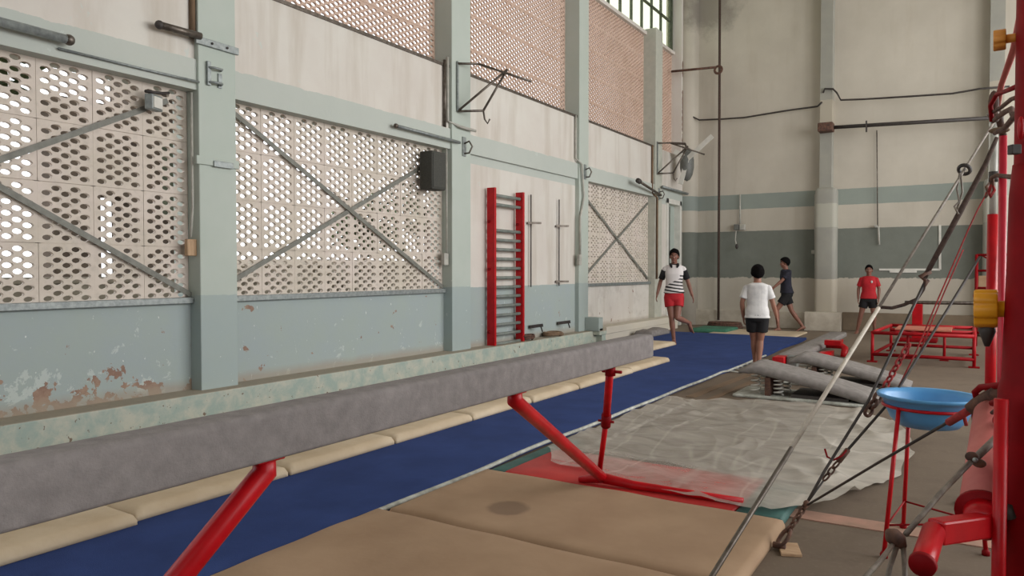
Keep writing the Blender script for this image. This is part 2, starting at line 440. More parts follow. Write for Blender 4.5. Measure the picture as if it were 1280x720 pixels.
back_pillar(3, -3.05, -2.77); back_pillar(4, .26, .54); back_pillar(5, 3.6, 3.9)
b = MB().rbox((-3.3, YB - .62, 0), (-2.52, YB - .40, .44), .02); o = b.build('concrete_block', 'concrete')
tag(o, 'whitewashed concrete block against the foot of the back wall pillar', 'block')

# left wall -------------------------------------------------------
b = MB()
TH_ = .22
for i, (y0, y1) in enumerate(BAYS + [(-6, .37)]):
    if i == 2:     # solid bay behind the ladder
        b.box((XR - TH_, y0, -.1), (XR + .07, y1, LIN))
    else:
        b.box((XR - TH_, y0, -.1), (XR, y1, SILL - .05))
    b.box((XR - TH_, y0, LIN), (-6.33, y1, LTOP))              # lintel
    b.box((XR - TH_, y0, LTOP), (-6.36, y1, UPS))              # wall between the two screens
    b.box((-6.75, y0, UPT - .02), (-6.52, y1, UPT + .06))
# last short bay with the doorway
b.box((XR - TH_, 16.84, 3.1), (-6.33, YB, UPS)); b.box((XR - TH_, 16.84, -.1), (-6.34, 17.3, 3.1)); b.box((XR - TH_, 18.25, -.1), (-6.34, YB, 3.1))
b.box((-6.75, 16.84, UPT - .02), (-6.52, YB, UPT + .06)); b.box((-6.75, 18.3, UPS), (-6.34, YB, 9.65))
b.box((-6.75, -6, 9.0), (-6.5, YB, 9.7))
struct(b.build('wall_left', 'wall_left'))
# rounded corner post
b = MB().tube([(-6.32, YB - .02, 0), (-6.32, YB - .02, 9.6)], .30, 24); struct(b.build('trim_6', 'wall_back'), 'rounded cream post in the room corner')
for i, (y0, y1) in enumerate(PIL):
    b = MB(); b.box((-6.72, y0, -.1), (XF, y1, UPT + .12)); struct(b.build('trim_%d' % (7 + i), 'pillar', bevel=.008), 'sea-green pillar between bays of the left wall')
# ledge at the foot of the wall
b = MB(); b.box((-6.6, -6, 0), (-6.14, 12.9, .24)); struct(b.build('trim_12', 'ledge', bevel=.012), 'worn painted ledge along the foot of the left wall')
b = MB(); b.box((-6.6, 12.9, 0), (-6.02, 17.2, .27)); b.box((-6.3, 12.75, .16), (-6.0, 17.2, .30)); struct(b.build('trim_13', M['ledge'], bevel=.012), 'cream stretch of ledge in the far bay')

# pierced concrete screens ---------------------------------------
def block_mesh(w, h, cols, rows, a, c, dep, mw=.045, mh=.02):
    "one pierced block as a filled curve: oval holes in staggered columns"
    cu = bpy.data.curves.new('tmp', 'CURVE'); cu.dimensions = '2D'; cu.fill_mode = 'BOTH'; cu.extrude = dep / 2
    if mw is None: mw = w / cols / 2 - a
    def poly(pts):
        sp = cu.splines.new('POLY'); sp.points.add(len(pts) - 1)
        for p, q in zip(sp.points, pts): p.co = (q[0], q[1], 0, 1)
        sp.use_cyclic_u = True
    poly([(0, 0), (w, 0), (w, h), (0, h)])
    dx = (w - 2 * mw - 2 * a) / (cols - 1); dy = (h - 2 * mh) / rows
    for i in range(cols):
        for j in range(rows):
            cx = mw + a + dx * i; cy = mh + dy * (j + (.27 if i % 2 == 0 else .73))
            poly([(cx + a * cos(2 * pi * k / 10), cy + c * sin(2 * pi * k / 10)) for k in range(10)][::-1])
    ob = bpy.data.objects.new('tmp', cu); COL.objects.link(ob)
    dg = bpy.context.evaluated_depsgraph_get(); me = bpy.data.meshes.new_from_object(ob.evaluated_get(dg))
    vs = [tuple(v.co) for v in me.vertices]; fs = [tuple(p.vertices) for p in me.polygons]
    bpy.data.objects.remove(ob); bpy.data.curves.remove(cu); bpy.data.meshes.remove(me)
    return vs, fs
def screen(y0, y1, z0, z1, nx, nz, x, parent, m, cols, rows, a, c, dep, groove=.006, mw=.030):
    w = (y1 - y0) / nx; h = (z1 - z0) / nz; b = MB()
    if mw is None:         # unbroken courses of holes with only the level joints showing
        vs, fs = block_mesh(y1 - y0, h - groove, cols * nx, rows, a, c, dep, .02)
        for j in range(nz): b._add([(x + v[2], y0 + v[0], z0 + h * j + v[1]) for v in vs], fs, False)
    else:
        vs, fs = block_mesh(w - groove * .5, h - groove, cols, rows, a, c, dep, mw)
        for i in range(nx):
            for j in range(nz):
                dz = x + random.uniform(-.003, .003)
                b._add([(dz + v[2], y0 + w * i + v[0], z0 + h * j + v[1]) for v in vs], fs, False)
        for i in range(1, nx): b.box((x - dep * .4, y0 + w * i - .02, z0), (x + dep * .25, y0 + w * i + .02, z1))
    for j in range(1, nz): b.box((x - dep * .4, y0, z0 + h * j - .012), (x + dep * .25, y1, z0 + h * j + .012))
    return b.build('pierced_screen', m, parent)
wn = 0
for i, (y0, y1) in enumerate(BAYS):
    if i != 2:
        wn += 1
        w = thing('window_%d' % wn, 'bay of pierced concrete screen with crossed bars', None, (-6.5, y0, SILL)); w['kind'] = 'structure'
        screen(y0, y1, SILL - .02, LIN + .02, 8, 4, -6.50, w, 'jali', 5, 5, .043, .0232, .038)
        s_ = MB().box((-6.62, y0, SILL - .06), (-6.40, y1, SILL)); s_.build('sill', 'galv', w, bevel=.006)
        xb = -6.445
        br = {0: [((.79, 1.25), (4.42, 1.17)), ((.79, 1.25), (4.2, 3.0))], 1: [((4.84, 3.06), (8.44, 1.16)), ((4.84, 1.26), (8.3, 2.98))], 3: [((12.9, 2.9), (16.35, 1.2)), ((12.95, 1.25), (16.35, 2.98))]}[i]
        if i == 0: br = [((1.2, 2.9), (4.42, 1.16)), ((1.2, 1.45), (4.2, 3.0))]
        for k, (p, q) in enumerate(br):
            MB().bar((xb - k * .012, p[0], p[1]), (xb - k * .012, q[0], q[1]), .05, .01, up=(1, 0, 0)).build('brace_bar', 'brace', w)
    wn += 1
    w = thing('window_%d' % wn, 'upper bay of pinkish pierced screen', None, (-6.6, y0, UPS)); w['kind'] = 'structure'
    screen(y0, y1, UPS, UPT, 8, 5, -6.62, w, 'jali_up', 6, 6, .042, .0235, .030, mw=None)
    MB().box((-6.7, y0, UPS - .01), (-6.34, y1, UPS + .03)).build('sill', 'steel', w)
wn += 1
w = thing('window_%d' % wn, 'narrow end bay of pierced screen', None, (-6.6, 16.84, UPS)); w['kind'] = 'structure'
screen(16.84, 18.3, UPS, UPT, 3, 5, -6.62, w, 'jali_up', 6, 6, .042, .0235, .030, mw=None)
# glazed strip above the screens
wn += 1
w = thing('window_%d' % wn, 'strip of greenish steel-framed glazing above the screens', None, (-6.6, 0, UPT)); w['kind'] = 'structure'
MB().box((-6.63, -5.5, UPT + .08), (-6.62, 18.22, 9.0)).build('pane', 'glass', w)
b = MB()
yy = -5.4
while yy < 18.3:
    b.box((-6.65, yy - .018, UPT + .06), (-6.59, yy + .018, 9.0)); yy += .62
for z in (UPT + .09, 7.75, 8.5): b.box((-6.65, -5.5, z - .02), (-6.59, 18.24, z + .02))
b.box((-6.66, 18.2, UPT + .06), (-6.57, 18.28, 9.0))
b.build('glazing_frame', 'mullion', w)

# doorway in the far end of the left wall
w = thing('door_1', 'tall pale door with white frame beside the corner', None, (-6.4, 17.3, 0)); w['kind'] = 'structure'
MB().box((-6.52, 17.3, 0), (-6.47, 18.25, 3.1)).build('door_leaf', mat('grey_green_door_paint', (176, 186, 178), .6, (164, 174, 166), 2), w)
b = MB(); b.box((-6.50, 17.22, 0), (-6.31, 17.34, 3.16)); b.box((-6.50, 18.16, 0), (-6.31, 18.28, 3.16)); b.box((-6.50, 17.22, 3.04), (-6.31, 18.28, 3.16))
b.build('door_frame', 'white_plas', w, bevel=.006)
MB().box((-6.475, 17.8, .1), (-6.46, 17.84, 3.0)).build('door_rail', 'steel', w)
MB().tube([(-6.46, 17.72, 1.05), (-6.42, 17.72, 1.05), (-6.42, 17.72, 1.2), (-6.46, 17.72, 1.2)], .012, 8).build('door_handle', 'steel', w)

# right wall, end wall: tall daylight openings, outside the frame
b = MB(); b.box((7.0, -6, -.1), (7.2, YB, 1.4)); b.box((7.0, -6, 7.4), (7.2, YB, 9.7))
for y0, y1 in ((-6, -.3), (3.4, 4.3), (8.0, 8.9), (12.6, 13.5), (17.2, YB)): b.box((7.0, y0, 1.4), (7.2, y1, 7.4))
struct(b.build('wall_right', 'wall_back'))
b = MB(); b.box((-6.9, -6.2, -.1), (-4.2, -6, 9.7)); b.box((1.5, -6.2, -.1), (7.2, -6, 9.7)); b.box((-4.2, -6.2, 5.6), (1.5, -6, 9.7)); b.box((-4.2, -6.2, -.1), (1.5, -6, 3.2))
struct(b.build('wall_front', 'wall_back'))
# roof beams

# ------------------------------------------------------------------ outside, seen only through the screens
b = MB(); b.box((-60, -30, -.5), (-6.75, 70, -.1)); o = b.build('yard_ground', 'soil'); struct(o, 'bare ground of the yard outside')
def house(name, label, x0, x1, y0, y1, h, m, wins):
    r = thing(name, label, 'building', ((x0 + x1) / 2, (y0 + y1) / 2, -.1))
    wl_ = MB().box((x0, y0, -.1), (x1, y1, h)).build('wall', m, r)
    MB().box((x0 - .25, y0 - .25, h), (x1 + .25, y1 + .25, h + .15)).build('roof', 'concrete', r)
    for (wy, wz) in wins:
        MB().box((x1 - .02, wy, wz), (x1 + .04, wy + .9, wz + 1.1)).build('window', 'mullion', wl_)
    return r
h_ = house('outbuilding', 'brown plastered outbuilding with an open passage, behind the nearest pierced screen', -10.7, -10.2, 6.05, 7.7, 4.7, 'stucco', [(6.5, 2.2)])
MB().box((-10.7, 5.0, -.1), (-10.2, 5.62, 3.7)).build('side_wall', 'stucco', h_); MB().box((-10.7, 5.62, 2.45), (-10.2, 6.05, 3.7)).build('passage_lintel', 'stucco', h_)
house('outbuilding', 'pale low outbuilding behind the screen beside the loudspeaker', -15.5, -12.5, 11.5, 15.4, 1.5, 'stucco2', [(12.2, .3)])
house('outbuilding', 'long pale outbuilding behind the farthest crossed screen', -12.0, -9.3, 18.6, 26, 4.6, 'stucco2', [(20, 1.4), (23, 1.4)])
b = MB(); b.box((-9.2, -3, -.1), (-9.0, 30, 1.25)); b.box((-9.25, -3, 1.25), (-8.95, 30, 1.32))
for y in range(-3, 30, 3): b.box((-9.28, y, -.1), (-8.92, y + .3, 1.5))
tag(b.build('boundary_wall', 'stucco2'), 'low plastered boundary wall in the yard outside the screens', 'wall')
def tree(x, y, h, r, label, seed):
    rnd = random.Random(seed)
    t = thing('tree', label, 'tree', (x, y, -.1), 'trees in the yard outside')
    MB().tube([(x, y, -.1), (x + .1, y, h * .4), (x - .05, y + .1, h * .75)], [.16, .12, .06], 8).build('trunk', 'wood', t)
    b = MB()
    for k in range(420):
        d = Vector((rnd.gauss(0, 1), rnd.gauss(0, 1), rnd.gauss(0, .8))); d = d.normalized() * r * rnd.random() ** .45
        c = Vector((x, y, h * .8)) + d
        q = Vector((rnd.uniform(-1, 1), rnd.uniform(-1, 1), rnd.uniform(-.4, .4))).normalized(); p = q.orthogonal().normalized(); s_ = rnd.uniform(.1, .2)
        b._add([c - q * s_, c + p * s_ * .5, c + q * s_, c - p * s_ * .5], [(0, 1, 2, 3)], False)
    b.build('foliage', 'leaf', t)
tree(-13.5, 14.2, 3.2, .8, 'small tree outside, behind the screen with the loudspeaker', 1)
tree(-12.5, 15.6, 3.6, 1.5, 'round tree outside, behind the ladder wall', 2)
tree(-10.9, 4.3, 5.4, .85, 'tall thin tree outside the nearest screen', 3)

# ------------------------------------------------------------------ fittings on the left wall
def clip(b, x, y, z): b.box((x, y - .02, z - .02), (x + .03, y + .02, z + .02))
pf = XF
# fat pipe stub and cable along the first lintel
b = MB().tube([(-6.24, .2, 3.30), (-6.24, 3.2, 3.27)], .036, 12)
t = thing('steel_pipe', 'thick steel pipe along the lintel above the nearest screen', 'pipe', (-6.24, 1, 3.3)); pp_ = b.build('pipe', 'galv', t)
b = MB().ball((-6.24, 3.2, 3.27), .045); b.build('end_cap', 'steel', pp_)
o = MB().tube([(-6.31, 3.15, 3.2), (-6.31, 4.0, 3.2), (-6.29, 4.42, 3.2)], .012, 6).build('lintel_cable', 'galv'); tag(o, 'thin cable running from the thick lintel pipe to the first pillar', 'cable')
t = thing('steel_pipe', 'short dark pipe stub beside the top of the first pillar', 'pipe', (-6.28, 4.2, 3.7))
MB().tube([(-6.26, 4.02, 3.62), (-6.26, 4.42, 3.63)], .034, 12).build('pipe', 'steel', t); MB().ball((-6.26, 4.0, 3.62), .04).build('end_cap', 'dark', t)
t = thing('pipe_bracket', 'flat steel strap with two bolts across the first pillar', 'bracket', (-6.29, 4.6, 3.62))
sp_ = MB().box((-6.30, 4.38, 3.56), (-6.27, 4.86, 3.63)).build('strap', 'galv', t, bevel=.004)
for y in (4.55, 4.72): MB().lathe((-6.27, y, 3.595), [(.012, 0), (.012, .012), (.004, .016)], 8, (1, 0, 0)).build('bolt', 'dark', sp_)
def conduit(name, label, pts, r, m='pvc', box=None, bm='pvc'):
    t = thing(name, label, 'conduit', pts[0])
    MB().tube(pts, r, 8).build('pipe', m, t)
    if box:
        c, s_ = box; MB().box((c[0], c[1] - s_[0] / 2, c[2] - s_[1] / 2), (c[0] + .05, c[1] + s_[0] / 2, c[2] + s_[1] / 2)).build('switch_box', bm, t, bevel=.006)
    return t
conduit('wall_conduit', 'brown conduit climbing the shaded side of the first pillar', [(-6.345, 4.39, 3.62), (-6.345, 4.39, 5.5)], .03, 'wood')
conduit('wall_conduit', 'white conduit beside the first pillar ending in a switch box', [(-6.36, 4.385, 3.1), (-6.36, 4.385, 2.0), (-6.36, 4.36, 1.72)], .012, box=((-6.40, 4.37, 1.62), (.10, .16)), bm='wood_pale')
t = thing('pipe_clamp', 'small double steel clamp high on the face of the first pillar', 'clamp', (-6.3, 4.6, 3.3))
b = MB(); b.box((-6.30, 4.5, 3.19), (-6.27, 4.54, 3.42)); b.build('plate', 'galv', t, bevel=.003)
b = MB(); 
for z in (3.22, 3.36): b.tube([(-6.29, 4.5, z), (-6.24, 4.56, z), (-6.24, 4.64, z), (-6.29, 4.66, z)], .012, 8)
b.box((-6.30, 4.63, 3.19), (-6.285, 4.67, 3.33)); b.build('clamp', 'galv', t)
t = thing('metal_strap', 'white strap fixed round the middle of the first pillar', 'strap', (-6.3, 4.6, 2.45))
MB().box((-6.31, 4.38, 2.42), (-6.28, 4.86, 2.50)).build('strap', 'pillar', t, bevel=.004); MB().box((-6.285, 4.56, 2.41), (-6.265, 4.78, 2.47)).build('plate', 'galv', t, bevel=.004)
t = thing('wall_lamp', 'small square flood lamp at the top corner of the nearest screen', 'lamp', (-6.38, 4.0, 3.0))
lh_ = MB().obox((-6.36, 4.0, 2.93), (.03, .02, 0), (-.03, .07, 0), (0, 0, .07)).build('lamp_housing', 'galv', t, bevel=.008)
MB().obox((-6.325, 4.02, 2.93), (.004, .003, 0), (-.024, .055, 0), (0, 0, .05)).build('lens', 'white_plas', lh_)
MB().tube([(-6.44, 4.2, 3.07), (-6.38, 4.1, 3.04), (-6.36, 3.92, 3.02)], .014, 8).build('lamp_arm', 'dark', t)


# second bay
t = thing('steel_pipe', 'slim steel pipe along the lintel beside the second pillar', 'pipe', (-6.28, 7.8, 3.2))
MB().tube([(-6.26, 7.25, 3.245), (-6.26, 8.6, 3.235)], .022, 10).build('pipe', 'galv', t); MB().ball((-6.26, 7.22, 3.245), .032).build('end_cap', 'steel', t)
conduit('wall_conduit', 'grey conduit pair on the shaded side of the second pillar above the lintel', [(-6.34, 8.42, 4.42), (-6.34, 8.42, 3.52), (-6.25, 8.6, 3.46), (-6.25, 8.98, 3.46)], .022, 'pvc')
conduit('wall_conduit', 'dark conduit next to the pale one by the second pillar', [(-6.33, 8.34, 4.36), (-6.33, 8.34, 3.42)], .022, 'steel')
conduit('wall_conduit', 'white conduit down the second pillar to a switch box near the sill', [(-6.36, 8.42, 3.2), (-6.36, 8.42, 1.65)], .012, box=((-6.40, 8.40, 1.56), (.10, .17)))
t = thing('loudspeaker', 'dark box loudspeaker hung in the top corner of the second screen', 'speaker', (-6.35, 8.0, 2.8))
cb_ = MB().rbox((-6.40, 7.86, 2.50), (-6.18, 8.17, 3.02), .02).build('cabinet', 'speaker', t)
MB().box((-6.182, 7.88, 2.53), (-6.172, 8.15, 2.99)).build('grille', 'speaker', cb_, bevel=.004)
MB().bar((-6.45, 8.0, 2.9), (-6.38, 8.0, 2.9), .04, .03).build('bracket', 'dark', t)
def tri_bracket(y, z, s, label):
    """folding frame bracket reaching out from a pillar"""
    t = thing('frame_bracket', label, 'bracket', (pf, y, z)); r = .017 * s
    A = Vector((pf + .02, y - .14, z)); B = Vector((pf + .02, y - .14, z - .68 * s)); C_ = Vector((pf + .55 * s, y + .35 * s, z - .05)); D = Vector((pf + .3 * s, y + .1, z - .66 * s))
    MB().bar(A + Vector((0, 0, .03)), B, .03, .02, up=(1, 0, 0)).build('wall_plate', 'galv', t)
    for p, q in ((A, Vector((pf + .22 * s, y + .1, z + .02))), (Vector((pf + .22 * s, y + .1, z + .02)), Vector((pf + .9 * s, y + .45 * s, z - .25 * s))), (B, C_), (D, C_), (B, D)):
        MB().tube([p, q], r, 8).build('strut', 'steel', t)
    MB().tube([D, D + Vector((.01, .02, -.12)), D + Vector((.04, .05, -.18)), D + Vector((.08, .05, -.12))], r * .8, 8).build('hook', 'steel', t)
tri_bracket(8.72, 4.36, 1, 'triangular strut bracket reaching out from the second pillar')
tri_bracket(16.62, 4.38, 1.05, 'triangular strut bracket on the pillar nearest the corner')
def clamp(y, z, label):
    t = thing('pipe_clamp', label, 'clamp', (pf, y, z))
    MB().box((pf - .01, y - .04, z - .16), (pf + .02, y + .04, z + .12)).build('plate', 'galv', t, bevel=.004)
    MB().tube([(pf, y, z + .02), (pf + .10, y, z + .05), (pf + .12, y + .05, z - .02), (pf + .10, y, z - .12), (pf, y, z - .12)], .014, 8).build('hook', 'steel', t)
clamp(8.75, 3.22, 'steel hook clamp on the second pillar just below its strut bracket'); clamp(12.7, 3.3, 'rusty hook clamp on the third pillar')
clamp(16.62, 3.22, 'hook clamp on the pillar nearest the corner')
conduit('wall_conduit', 'grey conduit looping beside the upper part of the third pillar', [(-6.33, 12.38, 4.3), (-6.33, 12.38, 3.5), (-6.26, 12.5, 3.4), (-6.26, 12.6, 2.8), (-6.27, 12.46, 2.4), (-6.27, 12.46, 1.7)], .02, box=((-6.30, 12.44, 1.60), (.10, .2)))
conduit('wall_conduit', 'brown conduit beside the pillar nearest the corner', [(-6.33, 16.28, 4.3), (-6.33, 16.28, 3.2), (-6.27, 16.45, 3.1), (-6.27, 16.45, 1.2)], .025, 'wood')
t = thing('steel_pipe', 'dark capped pipe along the lintel of the far bay', 'pipe', (-6.2, 15.5, 3.1))
MB().tube([(-6.1, 14.9, 3.32), (-6.24, 16.6, 3.17)], .03, 10).build('pipe', 'steel', t); MB().lathe((-6.1, 14.9, 3.32), [(.055, -.06), (.055, .06)], 12, (-.08, 1, -.09)).build('end_cap', 'dark', t)
t = thing('steel_pipe', 'pale pipe along the lintel over the doorway', 'pipe', (-6.24, 17.5, 3.3))
MB().tube([(-6.24, 16.7, 3.38), (-6.2, 18.6, 3.36)], .03, 10).build('pipe', 'galv', t)
# blade fan and lamp beside the corner
t = thing('wall_fan', 'grey wall fan with pale blades high beside the corner', 'fan', (-6.0, 17.5, 4.2))
MB().tube([(-6.35, 17.6, 4.55), (-6.0, 17.6, 4.5), (-5.95, 17.6, 4.35)], .03, 8).build('arm', 'steel', t)
MB().ball((-5.95, 17.6, 4.0), .17, .2, .42).build('motor_housing', 'plastic_grey', t)
for dx, dz in ((.5, .45), (-.12, -.55), (-.25, .2)):
    MB().bar((-5.9, 17.45, 4.1), (-5.9 + dx * 1.25, 17.42, 4.1 + dz * 1.1), .12, .02, up=(0, 1, 0)).build('blade', 'white_plas', t, bevel=.006)
t = thing('wall_spike', 'rusty iron rod with a ring sticking out near the glazing end', 'rod', (-6.3, 18.0, 6.3))
MB().tube([(-6.5, 18.0, 6.42), (-5.35, 17.95, 6.35)], .03, 8).build('rod', 'rust', t)
b = MB(); b.tube([(-5.3 + .09 * cos(a), 17.95, 6.28 + .09 * sin(a)) for a in [k * pi / 6 for k in range(13)]], .03, 8); b.build('ring', 'rust', t)

b = MB(); rn = random.Random(5)
for (z0, z1, w0) in ((4.35, 4.9, .10), (4.95, 5.5, .12), (5.5, 6.0, .05), (6.35, 6.75, .09)):
    n_ = 9; L_ = [(18.36 + rn.uniform(-.03, .02), z0 + (z1 - z0) * i / n_) for i in range(n_ + 1)]; R_ = [(18.36 + w0 * (1 + rn.uniform(-.3, .6)), z) for _, z in L_]
    po = L_ + R_[::-1]; m_ = len(po)
    b._add([(-6.34, y, z) for y, z in po] + [(-6.332, y, z) for y, z in po], [tuple(range(m_)), tuple(range(m_, 2 * m_))] + [(i, (i + 1) % m_, m_ + (i + 1) % m_, m_ + i) for i in range(m_)], False)
o = b.build('trim_14', mat('exposed_brick', (132, 104, 88), .95, (104, 80, 68), 14)); struct(o, 'ragged patches of bare brick beside the end of the upper screens')
# wall ladder ------------------------------------------------------
t = thing('wall_ladder', 'tall red ladder with grey rungs fixed to the cream wall panel', 'ladder', (-6.2, 9.95, .24))
xs = -6.385
stiles = {}
for y in (9.44, 10.28):
    stiles[y] = MB().box((-6.345, y - .02, .24), (-6.20, y + .03, 2.67)).build('stile', 'red', t, bevel=.004)
    for z in (2.15, 1.42, .45):
        MB().tube([(-6.30, y - .045, z), (-6.30, y + .055, z)], .022, 8).build('bolt', 'dark_red', stiles[y])
zr = [2.56, 2.42, 2.02] + [2.02 - .147 * k for k in range(1, 13)]
for z in zr: MB().tube([(-6.26, 9.46, z), (-6.26, 10.27, z)], .021, 10, sq=(1, 1.2)).build('rung', 'rung', t)
for yy, lab in ((10.75, 'thin steel wall rod with clips, the one nearer the red ladder'), (11.75, 'thin steel wall rod with clips, the one farther from the red ladder')):
    t = thing('wall_rod', lab, 'rod', (-6.36, yy, 1.2))
    MB().tube([(-6.34, yy, 1.12), (-6.34, yy, 2.68)], .012, 6).build('rod', 'dark', t)
    for z in ((2.2,) if yy < 11 else (2.2, 1.2)): MB().bar((-6.36, yy - .08, z), (-6.20, yy + .10, z), .04, .035).build('clip', 'steel', t)
    t = thing('wall_clip', 'dark steel clip low on the wall under the ' + ('nearer' if yy < 11 else 'farther') + ' wall rod', 'clip', (-6.3, yy, .45))
    MB().bar((-6.37, yy, .44), (-6.17, yy + .12, .47), .07, .05).build('clip', 'dark', t); MB().tube([(-6.2, yy + .1, .44), (-6.17, yy + .1, .36)], .012, 6).build('pin', 'dark', t)
# rope coil at the ladder's foot, sack at the ledge
def coil(c, R_, n, r, sq=1, tilt=.2, seed=3):
    rn = random.Random(seed); pts = []
    for k in range(n * 16 + 1):
        a = 2 * pi * k / 16; rr = R_ * (1 + .12 * sin(a * 1.7 + seed)); pts.append((c[0] + rr * .6 * cos(a), c[1] + rr * sin(a), c[2] + r + .012 * k / 8 + tilt * R_ * .3 * (1 + sin(a))))
    return MB().tube(pts, r, 6)
o = coil((-6.24, 10.45, .24), .16, 3, .014).build('rope_coil', 'rust'); tag(o, 'coil of rusty rope on the ledge at the foot of the red ladder', 'rope')
o = coil((-6.24, 11.35, .24), .24, 2, .022, seed=5, tilt=.05).build('rope_coil', 'wood'); tag(o, 'brown coil of rope lying on the ledge beyond the red ladder', 'rope')
o = MB().rbox((-6.3, 12.72, .24), (-6.0, 12.9, .5), .01).build('concrete_block', 'pillar'); tag(o, 'small sea-green block standing at the end of the ledge', 'block')

# back wall fittings ------------------------------------------------
def P3(u, v, y):
    d = FW + RT * ((u - 640) / FPX) + UP * ((360 - v) / FPX); return Vector((0, 0, EYE)) + d * (y / d.y)
o = MB().tube([P3(900, -60, 18.45), P3(899, 200, 18.45), P3(898, 400, 18.5)], .032, 8).build('climbing_rope', 'rope'); tag(o, 'dark rope hanging the full height of the back wall by the corner', 'rope')
t = thing('curtain_pipe', 'dark horizontal pipe fixed between two back wall pillars', 'pipe', P3(1030, 160, 18.3))
MB().tube([P3(1030, 160, 18.25), P3(1245, 147, 18.25)], .042, 10).build('pipe', 'dark', t)
MB().rbox(tuple(P3(1033, 160, 18.25) - Vector((.16, .2, .10))), tuple(P3(1033, 160, 18.25) + Vector((.16, .1, .10))), .02).build('clamp_block', 'rust', t)
MB().bar(P3(1083, 151, 18.22), P3(1083, 165, 18.22), .05, .03).build('clip', 'dark', t)
wire = [(846, 142), (866, 146), (874, 150), (900, 149), (930, 147), (985, 138), (1022, 133)]
o = MB().tube([P3(u, v, 18.5) for u, v in wire] + [P3(1027, 128, 18.35)], .022, 6).build('electric_wire', 'dark'); tag(o, 'dark wire sagging across the back wall from the corner to the pillar', 'wire')
wire = [(1029, 116), (1031, 111), (1041, 111), (1046, 116), (1051, 125), (1080, 124), (1130, 121), (1190, 117), (1225, 111), (1262, 108)]
o = MB().tube([P3(u, v, 18.38) for u, v in wire], .022, 6).build('electric_wire', 'dark'); tag(o, 'dark wire looped over the pillar and on across the right back wall', 'wire')
def bconduit(label, pts, boxes, r=.02, m='pvc', cord=None):
    t = thing('wall_conduit', label, 'conduit', P3(*pts[0], 18.6))
    MB().tube([P3(u, v, 18.64) for u, v in pts], r, 8).build('pipe', m, t)
    for (u, v, w, h, mm) in boxes:
        c = P3(u, v, 18.62); MB().box((c.x - w / 2, c.y - .06, c.z - h / 2), (c.x + w / 2, c.y + .08, c.z + h / 2)).build('switch_box', mm, t, bevel=.01)
    if cord: MB().tube([P3(u, v, 18.52) for u, v in cord], .016, 6).build('cord', 'pvc', t); MB().ball(P3(*cord[-1], 18.52), .04, .04, .07).build('plug', 'dark', t)
bconduit('pale conduit with two switch boxes and a hanging plug near the corner', [(925, 243), (925, 280)], [(921, 284, .12, .14, 'plastic_grey'), (928, 284, .12, .14, 'pvc')], cord=[(920, 288), (919, 300), (921, 308)])
bconduit('pale conduit with a small socket beside the back wall pillar', [(1019, 243), (1019, 312)], [(1019, 315, .16, .09, 'pvc')])
bconduit('thin grey conduit running down the right back wall', [(1096, 163), (1097, 283)], [(1095, 283, .06, .06, 'pvc')], r=.012, m='steel')
bconduit('white pipe stub over the faint goal marking on the back wall', [(1098, 283), (1099, 306)], [], r=.022)
b = MB()
for p, q in (((1099, 337), (1175, 337)), ((1175, 281), (1175, 337)), ((1112, 339.5), (1146, 339.5))):
    b.bar(P3(*p, 18.69), P3(*q, 18.69), .045, .02, up=(0, 1, 0))
tag(b.build('wall_marking', 'white_plas'), 'thin white painted corner lines on the sea-green back wall', 'marking')

# ------------------------------------------------------------------ mats
def mat_piece(name, label, lo, hi, m, r=.03, group=None, cat='mat', sub=(14, 10), wr=.006, seed=0, droop=None):
    """soft slab: rounded plan and edges with a slightly uneven top"""
    b = MB(); x0, y0, z0 = lo; x1, y1, z1 = hi; nx, ny = sub
    def F(u, v):
        x = x0 + (x1 - x0) * u; y = y0 + (y1 - y0) * v
        e = min(x - x0, x1 - x, y - y0, y1 - y) / r
        h = z1 - z0
        k = 1 if e >= 1 else sqrt(max(0, 1 - (1 - e) ** 2))
        z = z0 + h * (.35 + .65 * k) + wr * noise.noise(Vector((x * 3.1 + seed, y * 3.1, seed))) * k
        return (x, y, z)
    us = [0, r / (x1 - x0) * .3, r / (x1 - x0)] + [r / (x1 - x0) + (1 - 2 * r / (x1 - x0)) * i / nx for i in range(1, nx)] + [1 - r / (x1 - x0), 1 - r / (x1 - x0) * .3, 1]
    vs_ = [0, r / (y1 - y0) * .3, r / (y1 - y0)] + [r / (y1 - y0) + (1 - 2 * r / (y1 - y0)) * i / ny for i in range(1, ny)] + [1 - r / (y1 - y0), 1 - r / (y1 - y0) * .3, 1]
    V = [F(u, v) for v in vs_ for u in us]; nu = len(us); nv = len(vs_)
    Fc = [(j * nu + i, j * nu + i + 1, (j + 1) * nu + i + 1, (j + 1) * nu + i) for j in range(nv - 1) for i in range(nu - 1)]
    rim = [i for i in range(nu)] + [j * nu + nu - 1 for j in range(1, nv)] + [(nv - 1) * nu + i for i in range(nu - 2, -1, -1)] + [j * nu for j in range(nv - 2, 0, -1)]
    base = len(V); V += [(V[i][0], V[i][1], z0) for i in rim]
    for k in range(len(rim)): Fc.append((rim[k], base + k, base + (k + 1) % len(rim), rim[(k + 1) % len(rim)]))
    Fc.append(tuple(base + k for k in range(len(rim))))
    b._add(V, Fc, True)
    o = b.build(name, m); tag(o, label, cat, group); return o
